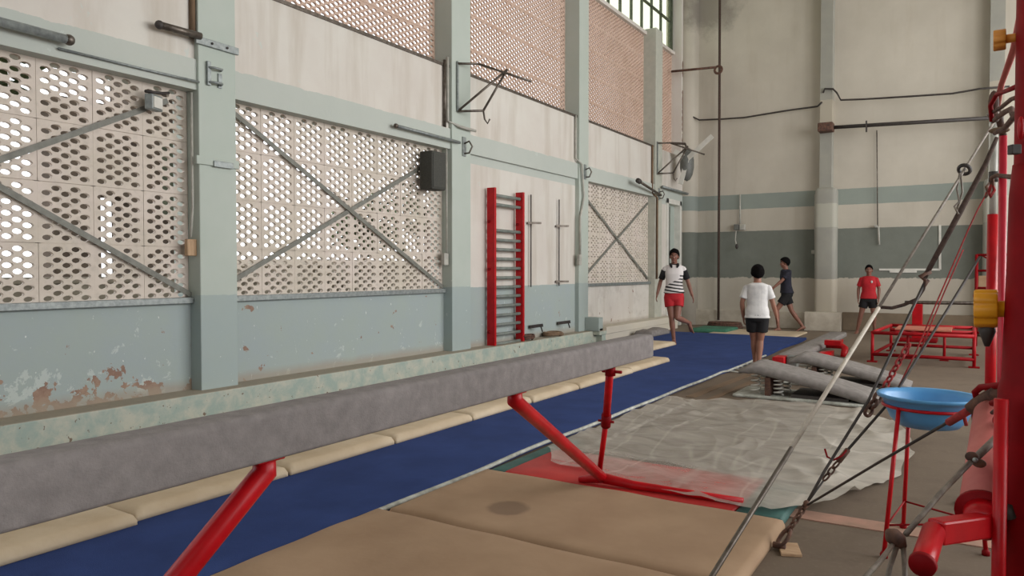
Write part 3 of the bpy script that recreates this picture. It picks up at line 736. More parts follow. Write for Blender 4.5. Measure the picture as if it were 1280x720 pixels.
# blue runway with pale bound edge
t = thing('floor_runway', 'long dark blue carpet runway along the left side of the hall', 'mat', (-4.4, 7, 0))
mb = MB(); N_ = 60
V = []; 
for j in range(N_ + 1):
    y = -3 + 18.75 * j / N_; xr = -2.86 + .05 * noise.noise(Vector((0, y * .7, 3))) + (.04 if y > 10 else 0)
    for x in (-6.0, -5, -4, -3.3, xr - .1, xr): V.append((x, y, .045 + .004 * noise.noise(Vector((x, y, 0)))))
n6 = 6; Fc = [(j * n6 + i, j * n6 + i + 1, (j + 1) * n6 + i + 1, (j + 1) * n6 + i) for j in range(N_) for i in range(5)]
base = len(V); V += [(v[0], v[1], .001) for v in V[:base]]
Fc += [(j * n6 + 5, base + j * n6 + 5, base + (j + 1) * n6 + 5, (j + 1) * n6 + 5) for j in range(N_)] + [(N_ * n6 + i, N_ * n6 + i + 1, base + N_ * n6 + i + 1, base + N_ * n6 + i) for i in range(5)]
mb._add(V, Fc, False); mb.build('carpet', 'blue', t)
mb = MB(); pts = []
for j in range(N_ * 2 + 1):
    y = -3 + 15.2 * j / (N_ * 2); xr = -2.86 + .05 * noise.noise(Vector((0, y * .7, 3))) + (.04 if y > 10 else 0); pts.append((xr + .012, y, .03))
mb.tube(pts, .018, 6, sq=(1, .8)); mb.build('edge_binding', 'white_edge', t)
for k in range(7):
    y = 10.1 + .27 * k; MB().bar((-2.9, y, .03), (-2.66, y + .04, .012), .035, .012).build('strap', 'white_edge', t)
# cream mats under the beam
ys = [-.95, .1, 1.2, 2.25, 3.31, 4.36, 5.41, 6.46, 7.5, 9.05, 10.5]
labs = ['cream mat beside the near end of the beam, out by the wall', 'cream mat next to the nearest one in the row by the blue runway', 'cream floor mat under the beam just before the near red leg', 'cream mat just beyond the near red beam leg', 'cream mat in the row under the middle of the beam', 'cream mat seen between the two sets of beam legs', 'cream mat in the row beside the thick far beam leg', 'cream mat seen just left of the thin red brace', 'cream mat seen behind the red brace of the beam', 'cream mat at the far end of the row, past the red brace']
for k in range(10):
    mat_piece('floor_mat', labs[k], (-5.0, ys[k] + .01, .046), (-3.78 + random.uniform(-.03, .03), ys[k + 1] - .01, .115), 'cream', .05, 'cream mats in a row along the blue runway', sub=(8, 8), wr=.012, seed=k)
mat_piece('floor_mat', 'cream mat lying alone beyond the far end of the beam', (-5.75, 10.9, .046), (-4.55, 12.9, .11), 'cream', .05, None, sub=(8, 8), wr=.012, seed=30)
o = mat_piece('folded_cloth', 'small grey-blue bundle on the blue runway near the far ledge', (-5.9, 14.2, .046), (-5.5, 15.2, .17), 'board_grey', .1, None, 'cloth', (6, 6), .05, 9)
# tan mats in front
mat_piece('landing_mat', 'tan canvas landing mat without a stain, nearest to the viewer', (-2.86, 2.02, .001), (-.80, 3.13, .06), 'beige', .035, 'tan canvas landing mats', sub=(26, 16), wr=.008, seed=2)
o = mat_piece('landing_mat', 'tan canvas landing mat with a dark oval stain, beside the red beam foot', (-2.79, 3.14, .001), (-.84, 4.13, .062), 'beige', .035, 'tan canvas landing mats', sub=(26, 16), wr=.008, seed=5)
# stain painted in the cover's own material
m, N, B = new_mat('stained_tan_canvas'); B.inputs['Roughness'].default_value = .85
P = N.pos(); x, y, z = N.xyz(P); n = N.noise(2.5, 5, .6, P)
c = N.mix(N.ramp(n, .3, .7), lin((166, 138, 110)), lin((150, 122, 95)))
sx, sy = -2.20, 3.48
dx = N.math('MULTIPLY', N.math('SUBTRACT', x, sx), 8.0); dy = N.math('MULTIPLY', N.math('SUBTRACT', y, sy), 7.5)
rr = N.math('SQRT', N.math('ADD', N.math('MULTIPLY', dx, dx), N.math('MULTIPLY', dy, dy)))
c = N.mix(N.math('MULTIPLY', N.ramp(N.math('ADD', rr, N.math('MULTIPLY', N.noise(20, 3, .6, P), .3)), 1.2, .9), .6), c, lin((96, 74, 58)))
N.put(B.inputs['Base Color'], c); o.data.materials[0] = m
t = thing('folding_mat', 'thin red and green folding mat under the polythene at the beam foot', 'mat', (-1.8, 4.5, 0))
o = mat_piece('red_panel', None, (-2.66, 4.15, 0), (-1.12, 4.88, .05), 'red_mat', .015, sub=(6, 4), wr=.003); o.parent = t; o.location -= t.location; del o['category']
o = mat_piece('green_panel', None, (-1.12, 4.15, 0), (-.86, 4.86, .048), 'teal_cloth', .015, sub=(4, 4), wr=.003); o.parent = t; o.location -= t.location; o['label'] = 'green panel'; del o['category']
o = mat_piece('rubber_strip', 'dark teal strip of rubber between blue runway and red mat', (-2.80, 4.2, 0), (-2.67, 5.3, .03), 'teal_cloth', .01, None, 'mat', (3, 6), .002)
# polythene sheet
outline = [(-2.66, 4.75), (-2.45, 4.45), (-2.15, 4.42), (-1.8, 4.24), (-1.35, 4.18), (-.95, 4.18), (-.70, 4.5), (-.55, 5.05), (-.40, 5.6), (-.36, 6.3), (-.46, 7.0), (-.62, 7.6), (-.95, 7.95), (-1.5, 8.0), (-2.0, 7.95), (-2.45, 7.75), (-2.62, 7.45), (-2.70, 7.75), (-2.77, 7.3), (-2.77, 6.7), (-2.77, 6.0), (-2.76, 5.3)]
cx, cy = -1.6, 6.1
def orad(a):
    "outline radius at angle a (piecewise-linear polygon)"
    d = Vector((cos(a), sin(a))); best = .5
    for i in range(len(outline)):
        p = Vector(outline[i]) - Vector((cx, cy)); q = Vector(outline[(i + 1) % len(outline)]) - Vector((cx, cy)); e = q - p
        den = d.x * e.y - d.y * e.x
        if abs(den) < 1e-9: continue
        tt = (p.x * e.y - p.y * e.x) / den; ss = (p.x * d.y - p.y * d.x) / den
        if tt > 0 and -1e-6 <= ss <= 1 + 1e-6: best = max(best, tt)
    return best
V = []; Fc = []; NA, NR = 260, 90
for i in range(NR + 1):
    for k in range(NA):
        a = 2 * pi * k / NA; R_ = orad(a) * (1 + .03 * noise.noise(Vector((cos(a) * 5, sin(a) * 5, 0)))) * i / NR
        x = cx + R_ * cos(a); y = cy + R_ * sin(a)
        base = .006
        if y < 5.0 and x > -2.7: base = .006 + .056 * min(1, max(0, (5.0 - y) / .09))
        if x < -2.79: base = .052
        q = Vector((x, y, 0))
        r1 = 1 - abs(noise.noise(Vector((x * .9 + y * .15 + .35 * noise.noise(q * 1.3), y * 2.0, 1)))) * 4   # long ridges across
        r2 = 1 - abs(noise.noise(Vector((x * 2.2 + 5 + .5 * noise.noise(q * 2), (y + x * .8) * .9, 4)))) * 4
        r3 = noise.noise(q * 5)
        edge = max(0, i / NR - .86) / .14
        rt = max(0, min(1, (x + 1.2) / .5))
        h = .020 * max(0, r1) ** 1.5 + (.012 + .03 * rt) * max(0, r2) ** 1.5 + .003 * (r3 + 1) + edge * (.004 + .02 * abs(noise.noise(q * 5)))
        V.append((x, y, base + h + (.012 if x < -2.5 and y > 5 else 0)))
for i in range(NR):
    for k in range(NA):
        j = (k + 1) % NA
        Fc.append((i * NA + k, (i + 1) * NA + k, (i + 1) * NA + j, i * NA + j))
b = MB()._add(V, Fc, True); o = b.build('plastic_sheet', 'sheet'); tag(o, 'crumpled translucent polythene sheet spread on the floor behind the tan mats', 'sheet')
# floor paint lines
def strip(label, pts, w, m):
    b = MB()
    for p, q in zip(pts, pts[1:]): b.bar((p[0], p[1], .003), (q[0], q[1], .003), w, .006)
    tag(b.build('floor_line', m), label, 'floor marking')
strip('faded pink painted line crossing the near floor beyond the anchor plate', [(-1.0, 4.42), (1.6, 4.52)], .16, mat('faded_pink_paint', (176, 134, 116), .8, (150, 120, 102), 6))
strip('pale dusty line on the floor behind the blue bowl', [(-.9, 9.35), (3, 9.3)], .06, 'wood_pale')
strip('brown plank strip on the floor along the edge of the blue runway', [(-2.62, 7.9), (-2.5, 10.6)], .10, 'wood')
strip('second brown plank strip beside the blue runway, nearer the spring boards', [(-2.40, 7.6), (-2.3, 10.2)], .07, 'wood')
o = mat_piece('folding_mat', 'green mat on the floor at the far end of the runway', (-5.4, 16.3, 0), (-4.6, 17.3, .09), 'green_mat', .03, None, 'mat', (5, 5), .004)
o = mat_piece('floor_mat', 'pale mat lying flat between the runway and the back wall', (-4.9, 15.85, 0), (-3.1, 17.4, .03), 'cream', .02, None, 'mat', (8, 8), .004, 12)
t = thing('hoop_stack', 'brown ring of coiled hose by the foot of the back wall', 'hose', (-5.1, 17.9, 0))
b = MB()
for k in range(3): b.tube([(-5.1 + (.42 - .02 * k) * cos(a), 17.95 + .22 * sin(a), .03 + .045 * k) for a in [j * pi / 12 for j in range(25)]], .028, 8)
b.build('hose', 'rust', t)
strip('thin dark plank lying on the floor near the back wall', [(-4.6, 18.2), (-3.9, 18.25)], .12, 'rust')

# ------------------------------------------------------------------ balance beam
t = thing('balance_beam', 'long grey suede-covered balance beam on red steel legs', 'balance beam', (-1.74, 2.16, 0))
b = MB(); prof = []; 
xs_, w_, z0_, z1_ = -1.74, .06, .857, 1.0
ring0 = []
for cx_, cz_, a0 in ((w_, z1_, 0), (-w_, z1_, pi / 2), (-w_, z0_, pi), (w_, z0_, 1.5 * pi)):
    rr = .022 if a0 < pi else .012
    for k in range(5):
        a = a0 + pi / 2 * k / 4; ring0.append(((cx_ - rr * (1 if cx_ > 0 else -1)) + rr * cos(a), (cz_ - rr * (1 if a0 < pi else -1)) + rr * sin(a)))
V = []; NY = 60; nn = len(ring0)
for j in range(NY + 5):
    if j < 2: y = -.05 + [0, .01][j]; s_ = [.82, .95][j]
    elif j > NY + 2: y = 4.37 - [.01, 0][j - NY - 3]; s_ = [.95, .82][j - NY - 3]
    else: y = -.03 + 4.38 * (j - 2) / NY; s_ = 1
    for (px, pz) in ring0:
        n_ = .0015 * noise.noise(Vector((px * 20, y * 6, pz * 20)))
        V.append((xs_ + px * s_ + n_, y, (pz - .93) * s_ + .93 + n_))
Fc = [(j * nn + i, j * nn + (i + 1) % nn, (j + 1) * nn + (i + 1) % nn, (j + 1) * nn + i) for j in range(NY + 4) for i in range(nn)]
Fc += [tuple(range(nn)), tuple((NY + 4) * nn + i for i in range(nn))]
b._add(V, Fc, True); b.build('padded_beam', 'beam_grey', t)
for sgn in (1, -1):
    Y = lambda y: 2.16 + sgn * (y - 2.16)
    b = MB()
    foot = Vector((-1.95, Y(4.19), .10)) if sgn > 0 else Vector((-1.80, .56, .09))
    yt = 2.80 if sgn > 0 else 2.90
    top = Vector((-1.735, Y(yt), .815))
    b.tube([(-1.735, Y(yt), .862), top, top + (foot - top) * .05, foot], [.032, .036, .034, .034], 14); b.build('leg', 'red', t)
    MB().rbox((-1.775, Y(yt) - .05, .848), (-1.70, Y(yt) + .05, .866), .006).build('mounting_plate', 'red', t)
    b = MB(); bt = Vector((-1.74, Y(3.84), .86)); mid = bt.lerp(foot + Vector((0, 0, .06)), .52)
    b.tube([bt, mid], .023, 12); b.build('brace', 'red', t)
    b = MB(); b.tube([mid, foot + Vector((-.02, 0, .04))], .017, 12); b.build('brace_inner_tube', 'red', t)
    b = MB(); d_ = (foot - bt).normalized(); b.tube([mid - d_ * .05, mid + d_ * .035], .03, 12); b.tube([mid + Vector((-.05, 0, 0)), mid + Vector((.05, 0, 0))], .008, 8); b.build('collar', 'dark_red', t)
    b = MB(); b.tube([bt + Vector((-.05, 0, -.035)), bt + Vector((.07, 0, -.035))], .009, 8); b.tube([bt + Vector((0, 0, -.06)), bt + Vector((0, 0, .005))], .03, 12); b.build('hinge_pin', 'dark_red', t)
    if sgn > 0: pts = [foot + Vector((-.16, -.0, -.035)), foot + Vector((0, 0, 0)), foot + Vector((.2, .02, -.02)), (-1.5, Y(4.24), .075), (-1.10, Y(4.27), .07)]
    else: pts = [foot + Vector((-.2, 0, -.05)), foot, (-1.5, .5, .03), (-1.10, .5, .03)]
    MB().tube(pts, [.02, .034, .027, .022, .022], 10).build('foot_bar', 'red', t)

# ------------------------------------------------------------------ spring boards
def springboard(ox, oy, label, L=1.42, D=.62, seed=0, flip=1):
    t = thing('springboard', label, 'springboard', (ox + L / 2, oy, 0))
    b = MB(); b.rbox((ox - .04, oy - .03, .0), (ox + L * .98, oy + D, .035), .015); b.build('base_board', 'white_edge', t)
    # curved padded top, high on the left, meeting the base on the right
    def topz(s): return .035 + .295 * (1 - s) ** .95 * (1 if s > .12 else (.80 + .20 * s / .12)) + .012 * sin(pi * s)
    V = []; n = 28
    for j in range(n + 1):
        s_ = j / n; x = ox + .02 + (L - .04) * s_; z = topz(s_); th = .095 * (1 if .04 < s_ < .96 else .55)
        for (yy, zz) in ((0, -.2), (0, .25), (.02, .5), (.06, .62), (.5, .62), (.56, .62), (.60, .5), (.62, .25), (.62, -.2), (.58, -.3), (.04, -.3)):
            V.append((x, oy + yy * D / .62, z + zz * th * 1.2))
    k = 11; Fc = [(j * k + i, j * k + (i + 1) % k, (j + 1) * k + (i + 1) % k, (j + 1) * k + i) for j in range(n) for i in range(k)] + [tuple(range(k)), tuple(n * k + i for i in range(k))]
    MB()._add(V, Fc, True).build('padded_top', 'board_grey', t)
    for sx in (.13, .30):
        for sy in (.10, .5):
            xx = ox + sx * L; yy = oy + sy * D / .62; zt = topz(sx) - .035
            pts = [(xx + .048 * cos(a), yy + .048 * sin(a), .045 + (zt - .05) * q) for q, a in [(k_ / 48, k_ / 48 * 2 * pi * 4) for k_ in range(49)]]
            MB().tube(pts, .0085, 6).build('coil_spring', 'white_plas', t)
    MB().box((ox + .21 * L, oy + .02, .035), (ox + .25 * L, oy + D - .02, topz(.23) - .04)).build('stop_block', 'rust', t)
    MB().box((ox + .40 * L, oy + .03, .035), (ox + .8 * L, oy + D - .03, .07)).build('hinge_board', 'dark', t)
    return t
springboard(-2.20, 8.22, 'grey padded springboard showing its coil springs, nearer the polythene sheet')
springboard(-1.92, 9.45, 'second grey springboard, half hidden behind the one with visible springs', L=1.35)

# low practice beam on the floor
t = thing('low_beam', 'low grey practice beam lying on the floor past the springboards', 'balance beam', (-2.3, 13, 0))
MB().rbox((-2.44, 11.3, .06), (-2.12, 16.1, .16), .03).build('padded_beam', 'board_grey', t)
for y in (11.9, 15.4):
    MB().box((-2.44, y - .08, .0), (-1.98 if y < 13 else -2.1, y + .08, .065)).build('foot', 'red', t, bevel=.006)
MB().rbox((-2.44, 11.0, 0), (-2.27, 11.3, .15), .015).build('end_block', 'red', t)
MB().box((-2.26, 11.1, 0), (-2.12, 11.3, .16)).build('end_plate', 'plastic_grey', t, bevel=.008)
MB().box((-2.62, 11.0, 0), (-2.28, 11.12, .03)).build('base_plate', 'red', t, bevel=.006)
t = thing('bent_steel_stand', 'red bent steel stand on the floor beside the low practice beam', 'stand', (-1.8, 13.1, 0))
MB().box((-2.05, 12.98, .17), (-1.80, 13.16, .25)).build('top_plate', 'red', t, bevel=.006)
MB().tube([(-2.03, 13.07, .17), (-1.80, 13.05, .17), (-1.74, 13.02, .13), (-1.74, 12.9, 0)], .055, 10).build('foot', 'red', t)
o = MB().prism([(-2.06, 12.35), (-1.9, 12.7), (-1.9, 13.0), (-2.06, 12.75)], 0, .09).build('steel_wedge', 'red'); tag(o, 'small red wedge on the floor beside the middle of the low beam', 'wedge')

# ------------------------------------------------------------------ red low frame
t = thing('steel_frame_table', 'low red tubular steel frame standing on the floor at the right', 'frame', (-.6, 13.3, 0))
X0, X1, Y0, Y1, ZT = -1.28, .04, 12.45, 14.3, .45
def tb(name, a, b_, r=.023, m='frame_red'): return MB().tube([a, b_], r, 8).build(name, m, t)
for x, y in ((X0, Y0), (X1, Y0), (X0 + .1, Y1), (X1, Y1)):
    lg_ = tb('leg', (x, y, .02), (x, y, ZT)); MB().box((x - .07, y - .05, 0), (x + .07, y + .05, .02)).build('foot_plate', 'dark_red', lg_)
for x in (-.85, -.35):
    lg_ = tb('inner_leg', (x, Y0 + .75, .02), (x, Y0 + .75, ZT), .02); MB().box((x - .06, Y0 + .69, 0), (x + .06, Y0 + .81, .02)).build('foot_plate', 'dark_red', lg_)
for a, b_ in (((X0, Y0, ZT), (X1, Y0, ZT)), ((X0 + .1, Y1, ZT), (X1, Y1, ZT)), ((X0, Y0, ZT), (X0 + .1, Y1, ZT)), ((X1, Y0, ZT), (X1, Y1, ZT)), ((-1.1, Y0 + .75, ZT), (X1, Y0 + .75, ZT)), ((X0 + .3, Y0 + .1, ZT), (X1 - .3, Y1 - .1, ZT))):
    tb('top_rail', a, b_, .028)
for a, b_ in (((X0, Y0, .12), (X1, Y0, .12)), ((X0 + .1, Y1, .12), (X1, Y1, .12)), ((X0, Y0, .12), (X0 + .1, Y1, .12)), ((X1, Y0, .12), (X1, Y1, .12))): tb('lower_rail', a, b_, .026, 'dark_red')
for k in range(3): MB().box((-1.0, 12.75 + .28 * k, ZT + .03), (-.25, 12.95 + .28 * k, ZT + .055)).build('board', 'wood_red', t, bevel=.004)
# grey bar on a red post standing behind the frame
t = thing('ballet_rail', 'grey horizontal rail on a short red post behind the low red frame', 'rail', (-.5, 14.9, 0))
MB().tube([at(1131, 378, 14.6), at(1222, 379, 14.2)], .035, 8).build('rail', 'steel', t)
p = at(1147, 380, 14.5); MB().box((p.x - .09, p.y - .08, 0), (p.x + .09, p.y + .08, p.z)).build('post', 'red', t, bevel=.01)
MB().rbox((p.x - .35, p.y - .25, 0), (p.x + .35, p.y + .25, .08), .02).build('base_plate', 'dark_red', t)
q = at(1220, 379, 14.2); MB().tube([(q.x, q.y, 0), q], .03, 8).build('end_post', 'dark_red', t)
# slim red ladder frame at the far right
t = thing('ladder_frame', 'slim dark red ladder frame rising behind the yellow knob', 'ladder', (.1, 13.5, 0))
a0 = at(1221, 318, 13.6); xl, yl = a0.x, a0.y; zt = a0.z
for x in (xl, xl + .55): MB().tube([(x, yl, 0), (x, yl, zt)], .028, 8).build('stile', 'dark_red', t)
for z in (zt - .01, zt - .30, zt - .62, zt - 1.2, .25): MB().tube([(xl, yl, z), (xl + .55, yl, z)], .022, 8).build('rung', 'dark_red', t)
MB().tube([(xl + .05, yl, zt), (xl + .5, yl, zt - .3)], .015, 6).build('diagonal', 'dark_red', t)
o = MB().rbox((xl + .02, yl + .1, .95), (xl + .5, yl + .45, 1.3), .03).build('yellow_crate', 'wood_pale'); tag(o, 'tan box just visible behind the slim red ladder frame', 'box'); o.location.z += 0
o2 = MB().box((xl - .05, yl + .06, .90), (xl + .6, yl + .55, .95)).build('shelf', 'dark_red', t)
for x in (xl + 0, xl + .55): MB().tube([(x, yl + .5, 0), (x, yl + .5, .92)], .025, 8).build('rear_leg', 'dark_red', t)

# ------------------------------------------------------------------ blue bowl on its stand
bc = at(1160, 494, 3.75); bx, by, bz = bc.x, bc.y, bc.z
t = thing('bowl_stand', 'thin red three-legged rod stand carrying the blue bowl', 'stand', (bx, by, 0))
rg = .205; b = MB(); b.tube([(bx + rg * cos(a), by + rg * sin(a), bz - .055) for a in [k * pi / 20 for k in range(41)]], .008, 8); b.build('ring', 'red', t)
fz = []
for (a1, b1, a2, b2) in ((-.19, -.08, -.307, -.18), (.015, .20, 0, .22), (.18, -.08, .21, -.15)):
    tp = Vector((bx, by, bz - .05)) + RT * a1 + F0 * b1; ft = Vector((bx, by, .012)) + RT * a2 + F0 * b2
    fz.append((tp, ft)); lg_ = MB().tube([tp, ft], .0105, 8).build('leg', 'red', t); MB().lathe((ft.x, ft.y, 0), [(.018, 0), (.018, .02), (.012, .03)], 10).build('foot', 'dark_red', lg_)
pp = [tp.lerp(ft, .80) for tp, ft in fz]
for i in range(3): MB().tube([pp[i], pp[(i + 1) % 3]], .005, 6).build('tie_rod', 'dark_red', t)
R0 = .232
prof = [(0, -.158), (.12, -.158), (.14, -.153), (.175, -.115), (.196, -.06), (.210, -.02), (R0, -.012), (R0 + .004, 0), (R0, .006), (.214, .002), (.201, -.02), (.187, -.062), (.166, -.11), (.13, -.145), (0, -.148)]
b = MB().lathe((bx, by, bz), prof, 48, closed=False); o = b.build('plastic_bowl', 'bowl'); tag(o, 'light blue plastic basin sitting in the red three-legged stand', 'bowl')

# ------------------------------------------------------------------ anchor plate and high-bar uprights
o = MB().obox((-.755, 3.82, .008), (.045, .02, 0), (-.025, .075, 0), (0, 0, .008)).build('floor_anchor_plate', 'wood_pale', bevel=.003); tag(o, 'pale square anchor plate on the floor beside the tan mat', 'plate')
t = thing('high_bar_upright', 'large dark red telescopic upright carrying the yellow knob', 'upright', (.12, 2.3, 0))
c0 = at(1300, 338, 1.9); ux, uy = c0.x, c0.y
def lz(v, tt=1.9): return EYE + (338 - v) / FPX * tt
MB().tube([(ux, uy, .3), (ux, uy, 2.9)], .060, 28).build('inner_column', 'dark_red', t)
MB().lathe((ux, uy, 0), [(.088, 0), (.088, lz(490)), (.080, lz(475)), (.076, lz(400)), (.072, lz(320)), (.070, lz(245)), (.063, lz(205))], 32).build('outer_sleeve', 'dark_red', t)
MB().lathe((ux, uy, 0), [(.2, 0), (.2, .02), (.11, .04)], 28).build('base_plate', 'dark_red', t)
p = at(1250, 600, 1.86); MB().tube([(p.x, p.y, .02), (p.x, p.y, lz(495))], .016, 12).build('side_tube', 'red', t)
p = at(1268, 187, 1.84); MB().obox(p, RT * .012, F0 * .01, ZZ * .012).build('latch', 'dark', t, bevel=.002)
p = at(1276, 160, 1.85); MB().ball(p, .008, .008, .03).build('rivet', 'red', t)
def knob(c, s, m, stem_m, t, end):
    """lobed hand wheel whose axis points along the picture's horizontal"""
    ax = (RT - FW * .66).normalized()
    n = 48; V = []; Fc = []
    prof = [(-.55, .60), (-.55, .92), (-.48, 1), (.42, 1), (.5, .93), (.5, .5)]
    e1 = UP; e2 = ax.cross(UP).normalized()
    for h, r_ in prof:
        for k in range(n):
            a = 2 * pi * k / n; lob = 1 - .22 * (abs(sin(a * 3.5 + .2)) ** 14)
            V.append(c + ax * (h * s) + (e1 * cos(a) + e2 * sin(a)) * (s * r_ * lob))
    Fc = [(j * n + i, j * n + (i + 1) % n, (j + 1) * n + (i + 1) % n, (j + 1) * n + i) for j in range(len(prof) - 1) for i in range(n)] + [tuple(range(n)), tuple((len(prof) - 1) * n + i for i in range(n))]
    kn_ = MB()._add(V, Fc, True).build('hand_knob', m, t)
    MB().tube([c + ax * s * .45, c + ax * s * 1.7], s * .42, 16).build('knob_stem', stem_m, kn_)
    MB().tube([c + ax * s * 1.6, end], s * .36, 16).build('threaded_rod', 'dark_red', t)
knob(at(1233, 386, 1.98), .052, 'yellow', 'yellow', t, Vector((ux - .03, uy, lz(386, 1.9))))
c_ = at(1234, 420, 1.98); MB().lathe(c_, [(.018, .03), (.02, .012), (.006, -.028)], 12).build('locking_pin', 'dark', t)
knob(at(1250, 50, 1.95), .027, 'orange', 'orange', t, Vector((ux - .02, uy, lz(48))))
# far upright
t = thing('high_bar_upright', 'slim far upright, pale tube above and red sleeve below', 'upright', (.1, 5.1, 0))
c0 = at(1240, 338, 4.3); fx, fy = c0.x, c0.y
MB().tube([(fx, fy, 1.6), (fx, fy, lz(140, 4.3))], .019, 14).build('inner_tube', 'pvc', t)
MB().tube([(fx, fy, 0), (fx, fy, lz(268, 4.3))], .028, 16).build('outer_sleeve', 'red', t)
MB().lathe((fx, fy, 0), [(.16, 0), (.16, .015), (.04, .03)], 24).build('base_plate', 'dark_red', t)
MB().tube([(fx, fy, lz(215, 4.3)), (fx, fy, lz(228, 4.3))], .024, 12).build('joint_ring', 'dark', t)
for v in (322, 332, 345): MB().ball((fx + .045, fy - .03, lz(v, 4.3)), .012, .012, .02).build('chain_link', 'dark', t)
# third: pinkish leaning tube
t = thing('high_bar_upright', 'bright pinkish red tube standing between the far and near uprights', 'upright', (.1, 3.3, 0))
M['rose'] = mat('rose_red_enamel', (205, 40, 62), .35, (185, 28, 48), 6)
pa = at(1254, 170, 2.75); pb = at(1249, 700, 2.75); d = (pb - pa) / (pb.z - pa.z)
foot = pa + d * (0 - pa.z)
MB().tube([foot, pa], .0125 * 1.05, 14).build('tube', 'rose', t)
MB().tube([pa + d * (lz(500, 2.75) - pa.z), foot], .021, 14).build('lower_sleeve', 'red', t)
MB().lathe((foot.x, foot.y, 0), [(.1, 0), (.1, .015), (.03, .03)], 24).build('base_plate', 'dark_red', t)
MB().tube([pa, at(1246, 135, 2.75)], .012, 10).build('top_link', 'rust', t)
pc = at(1246, 133, 2.75)
MB().tube([pc, at(1252, 105, 2.7), at(1268, 60, 2.4), at(1282, -10, 2.2)], [.012, .010, .012, .012], 10, sq=(1, .5)).build('strap', 'pink', t)
# knot of hooks and shackles between the uprights
t = thing('shackle_cluster', 'tangle of rusty hooks and shackles high between the uprights', 'hook', at(1250, 140, 2.6))
def curve(name, pts, r, m, par, n=8): return MB().tube([at(*p) for p in pts], r, n).build(name, m, par)
curve('hook', [(1240, 152, 2.7), (1238, 132, 2.7), (1246, 118, 2.65), (1262, 112, 2.3), (1276, 106, 2.0)], .008, 'dark_red', t)
curve('hook', [(1242, 140, 2.7), (1252, 134, 2.6), (1264, 124, 2.3), (1276, 120, 2.0)], .007, 'rust', t)
curve('hook', [(1243, 150, 2.7), (1256, 140, 2.5), (1264, 136, 2.3), (1266, 143, 2.2), (1278, 143, 2.0)], .009, 'rust', t)
curve('hook', [(1244, 166, 2.7), (1256, 160, 2.5), (1266, 148, 2.2), (1278, 138, 2.0)], .009, 'rust', t)
MB().ball(at(1242, 130, 2.72), .018, .02, .05).build('shackle', 'rust', t)
MB().ball(at(1249, 163, 2.7), .034, .018, .012).build('wing_nut', 'wood', t)
curve('link', [(1240, 148, 2.72), (1236, 143, 2.72), (1240, 138, 2.72), (1246, 141, 2.72), (1246, 150, 2.72), (1240, 152, 2.72)], .008, 'steel', t)
t = thing('chain_hook', 'short dark red chain tying the slim tube to the big upright', 'chain', at(1250, 220, 2.6))
curve('chain', [(1240, 232, 2.8), (1240, 222, 2.8), (1246, 219, 2.75), (1254, 220, 2.7), (1262, 221, 2.3), (1270, 221, 2.0)], .008, 'rust', t)
curve('link', [(1236, 240, 2.8), (1240, 228, 2.8), (1243, 238, 2.8), (1238, 246, 2.8), (1236, 240, 2.8)], .006, 'red_rope', t)
# pink padded roller leg with elbow and handle
t = thing('padded_roller', 'fat faded pink roller with a red elbow arm beside the big upright', 'roller', at(1225, 600, 2.1))
A_ = at(1243, 520, 2.35); B_ = at(1229, 640, 1.95); ax = (B_ - A_).normalized()
MB().tube([A_, B_], .058, 28).build('roller', 'pink', t)
MB().tube([B_ - ax * .004, B_ + ax * .008], .066, 28).build('end_ring', 'dark_red', t)
C0 = at(1231, 655, 1.90)
E_ = at(1169, 668, 1.80)
MB().tube([B_, C0, C0 + ax * .012], [.046, .048, .03], 22).build('hub', 'red', t)
MB().bar(C0 + RT * .015 - UP * .0, E_ + UP * .006, .045, .058, up=UP).build('arm', 'red', t, bevel=.006)
H0 = at(1167, 664, 1.80); H1 = at(1153, 706, 1.68)
hn_ = MB().tube([H0, H0.lerp(H1, .9), H1], [.026, .026, .024], 22).build('handle', 'red', t)
hd = (H1 - H0).normalized(); MB().tube([H1 - hd * .006, H1 + hd * .006], [.030, .028], 22).build('handle_cap', 'dark_red', hn_)
MB().tube([B_ + RT * .03, at(1262, 640, 1.88)], .02, 12).build('bracket', 'dark', t)

# ------------------------------------------------------------------ guy cables
def cable(name, label, pts, r, m, cat='cable'):
    t = thing(name, label, cat, at(*pts[0])); MB().tube([at(*p) for p in pts], r, 7).build('strand', m, t); return t
def ext(p, q, zt):
    "extend the line p-q (u, v, t) down to height zt"
    a = at(*p); b_ = at(*q); k = (zt - a.z) / (b_.z - a.z); return a + (b_ - a) * k
def chainlink(a, b_, n, r, w, m, par):
    a = Vector(a); b_ = Vector(b_); d = (b_ - a) / n; dn = d.normalized(); s1 = dn.orthogonal().normalized(); s2 = dn.cross(s1)
    for i in range(n):
        c = a + d * (i + .5); s_ = s1 if i % 2 else s2; L = d.length * .62
        MB().tube([c + dn * L * cos(k * pi / 6) + s_ * w * sin(k * pi / 6) for k in range(13)], r, 6).build('chain_link', m, par)
p, q = (1244, 150, 4.2), (890, 720, 2.2); e = ext(p, q, .01)
t = thing('guy_cable', 'long pale guy cable slanting from the uprights down across the tan mat', 'cable', e)
ln = lambda v: at(1244 - 354 * (v - 150) / 570, v, 1 / (1 / 4.2 + (1 / 2.2 - 1 / 4.2) * (v - 150) / 570))
MB().tube([ln(150), ln(385)], .0065, 7).build('strand', 'cable', t); MB().tube([ln(385), ln(560)], .0082, 8).build('pale_sleeve', 'cable_w', t); MB().tube([ln(560), ln(720), e], .0085, 7).build('lower_strand', 'steel', t)
c = ln(212); dd = (ln(220) - ln(200)).normalized()
MB().lathe(c, [(.028, -.012), (.036, 0), (.028, .012), (.02, .012), (.02, -.012), (.028, -.012)], 20, tuple(dd), closed=False).build('grommet', 'dark', t)
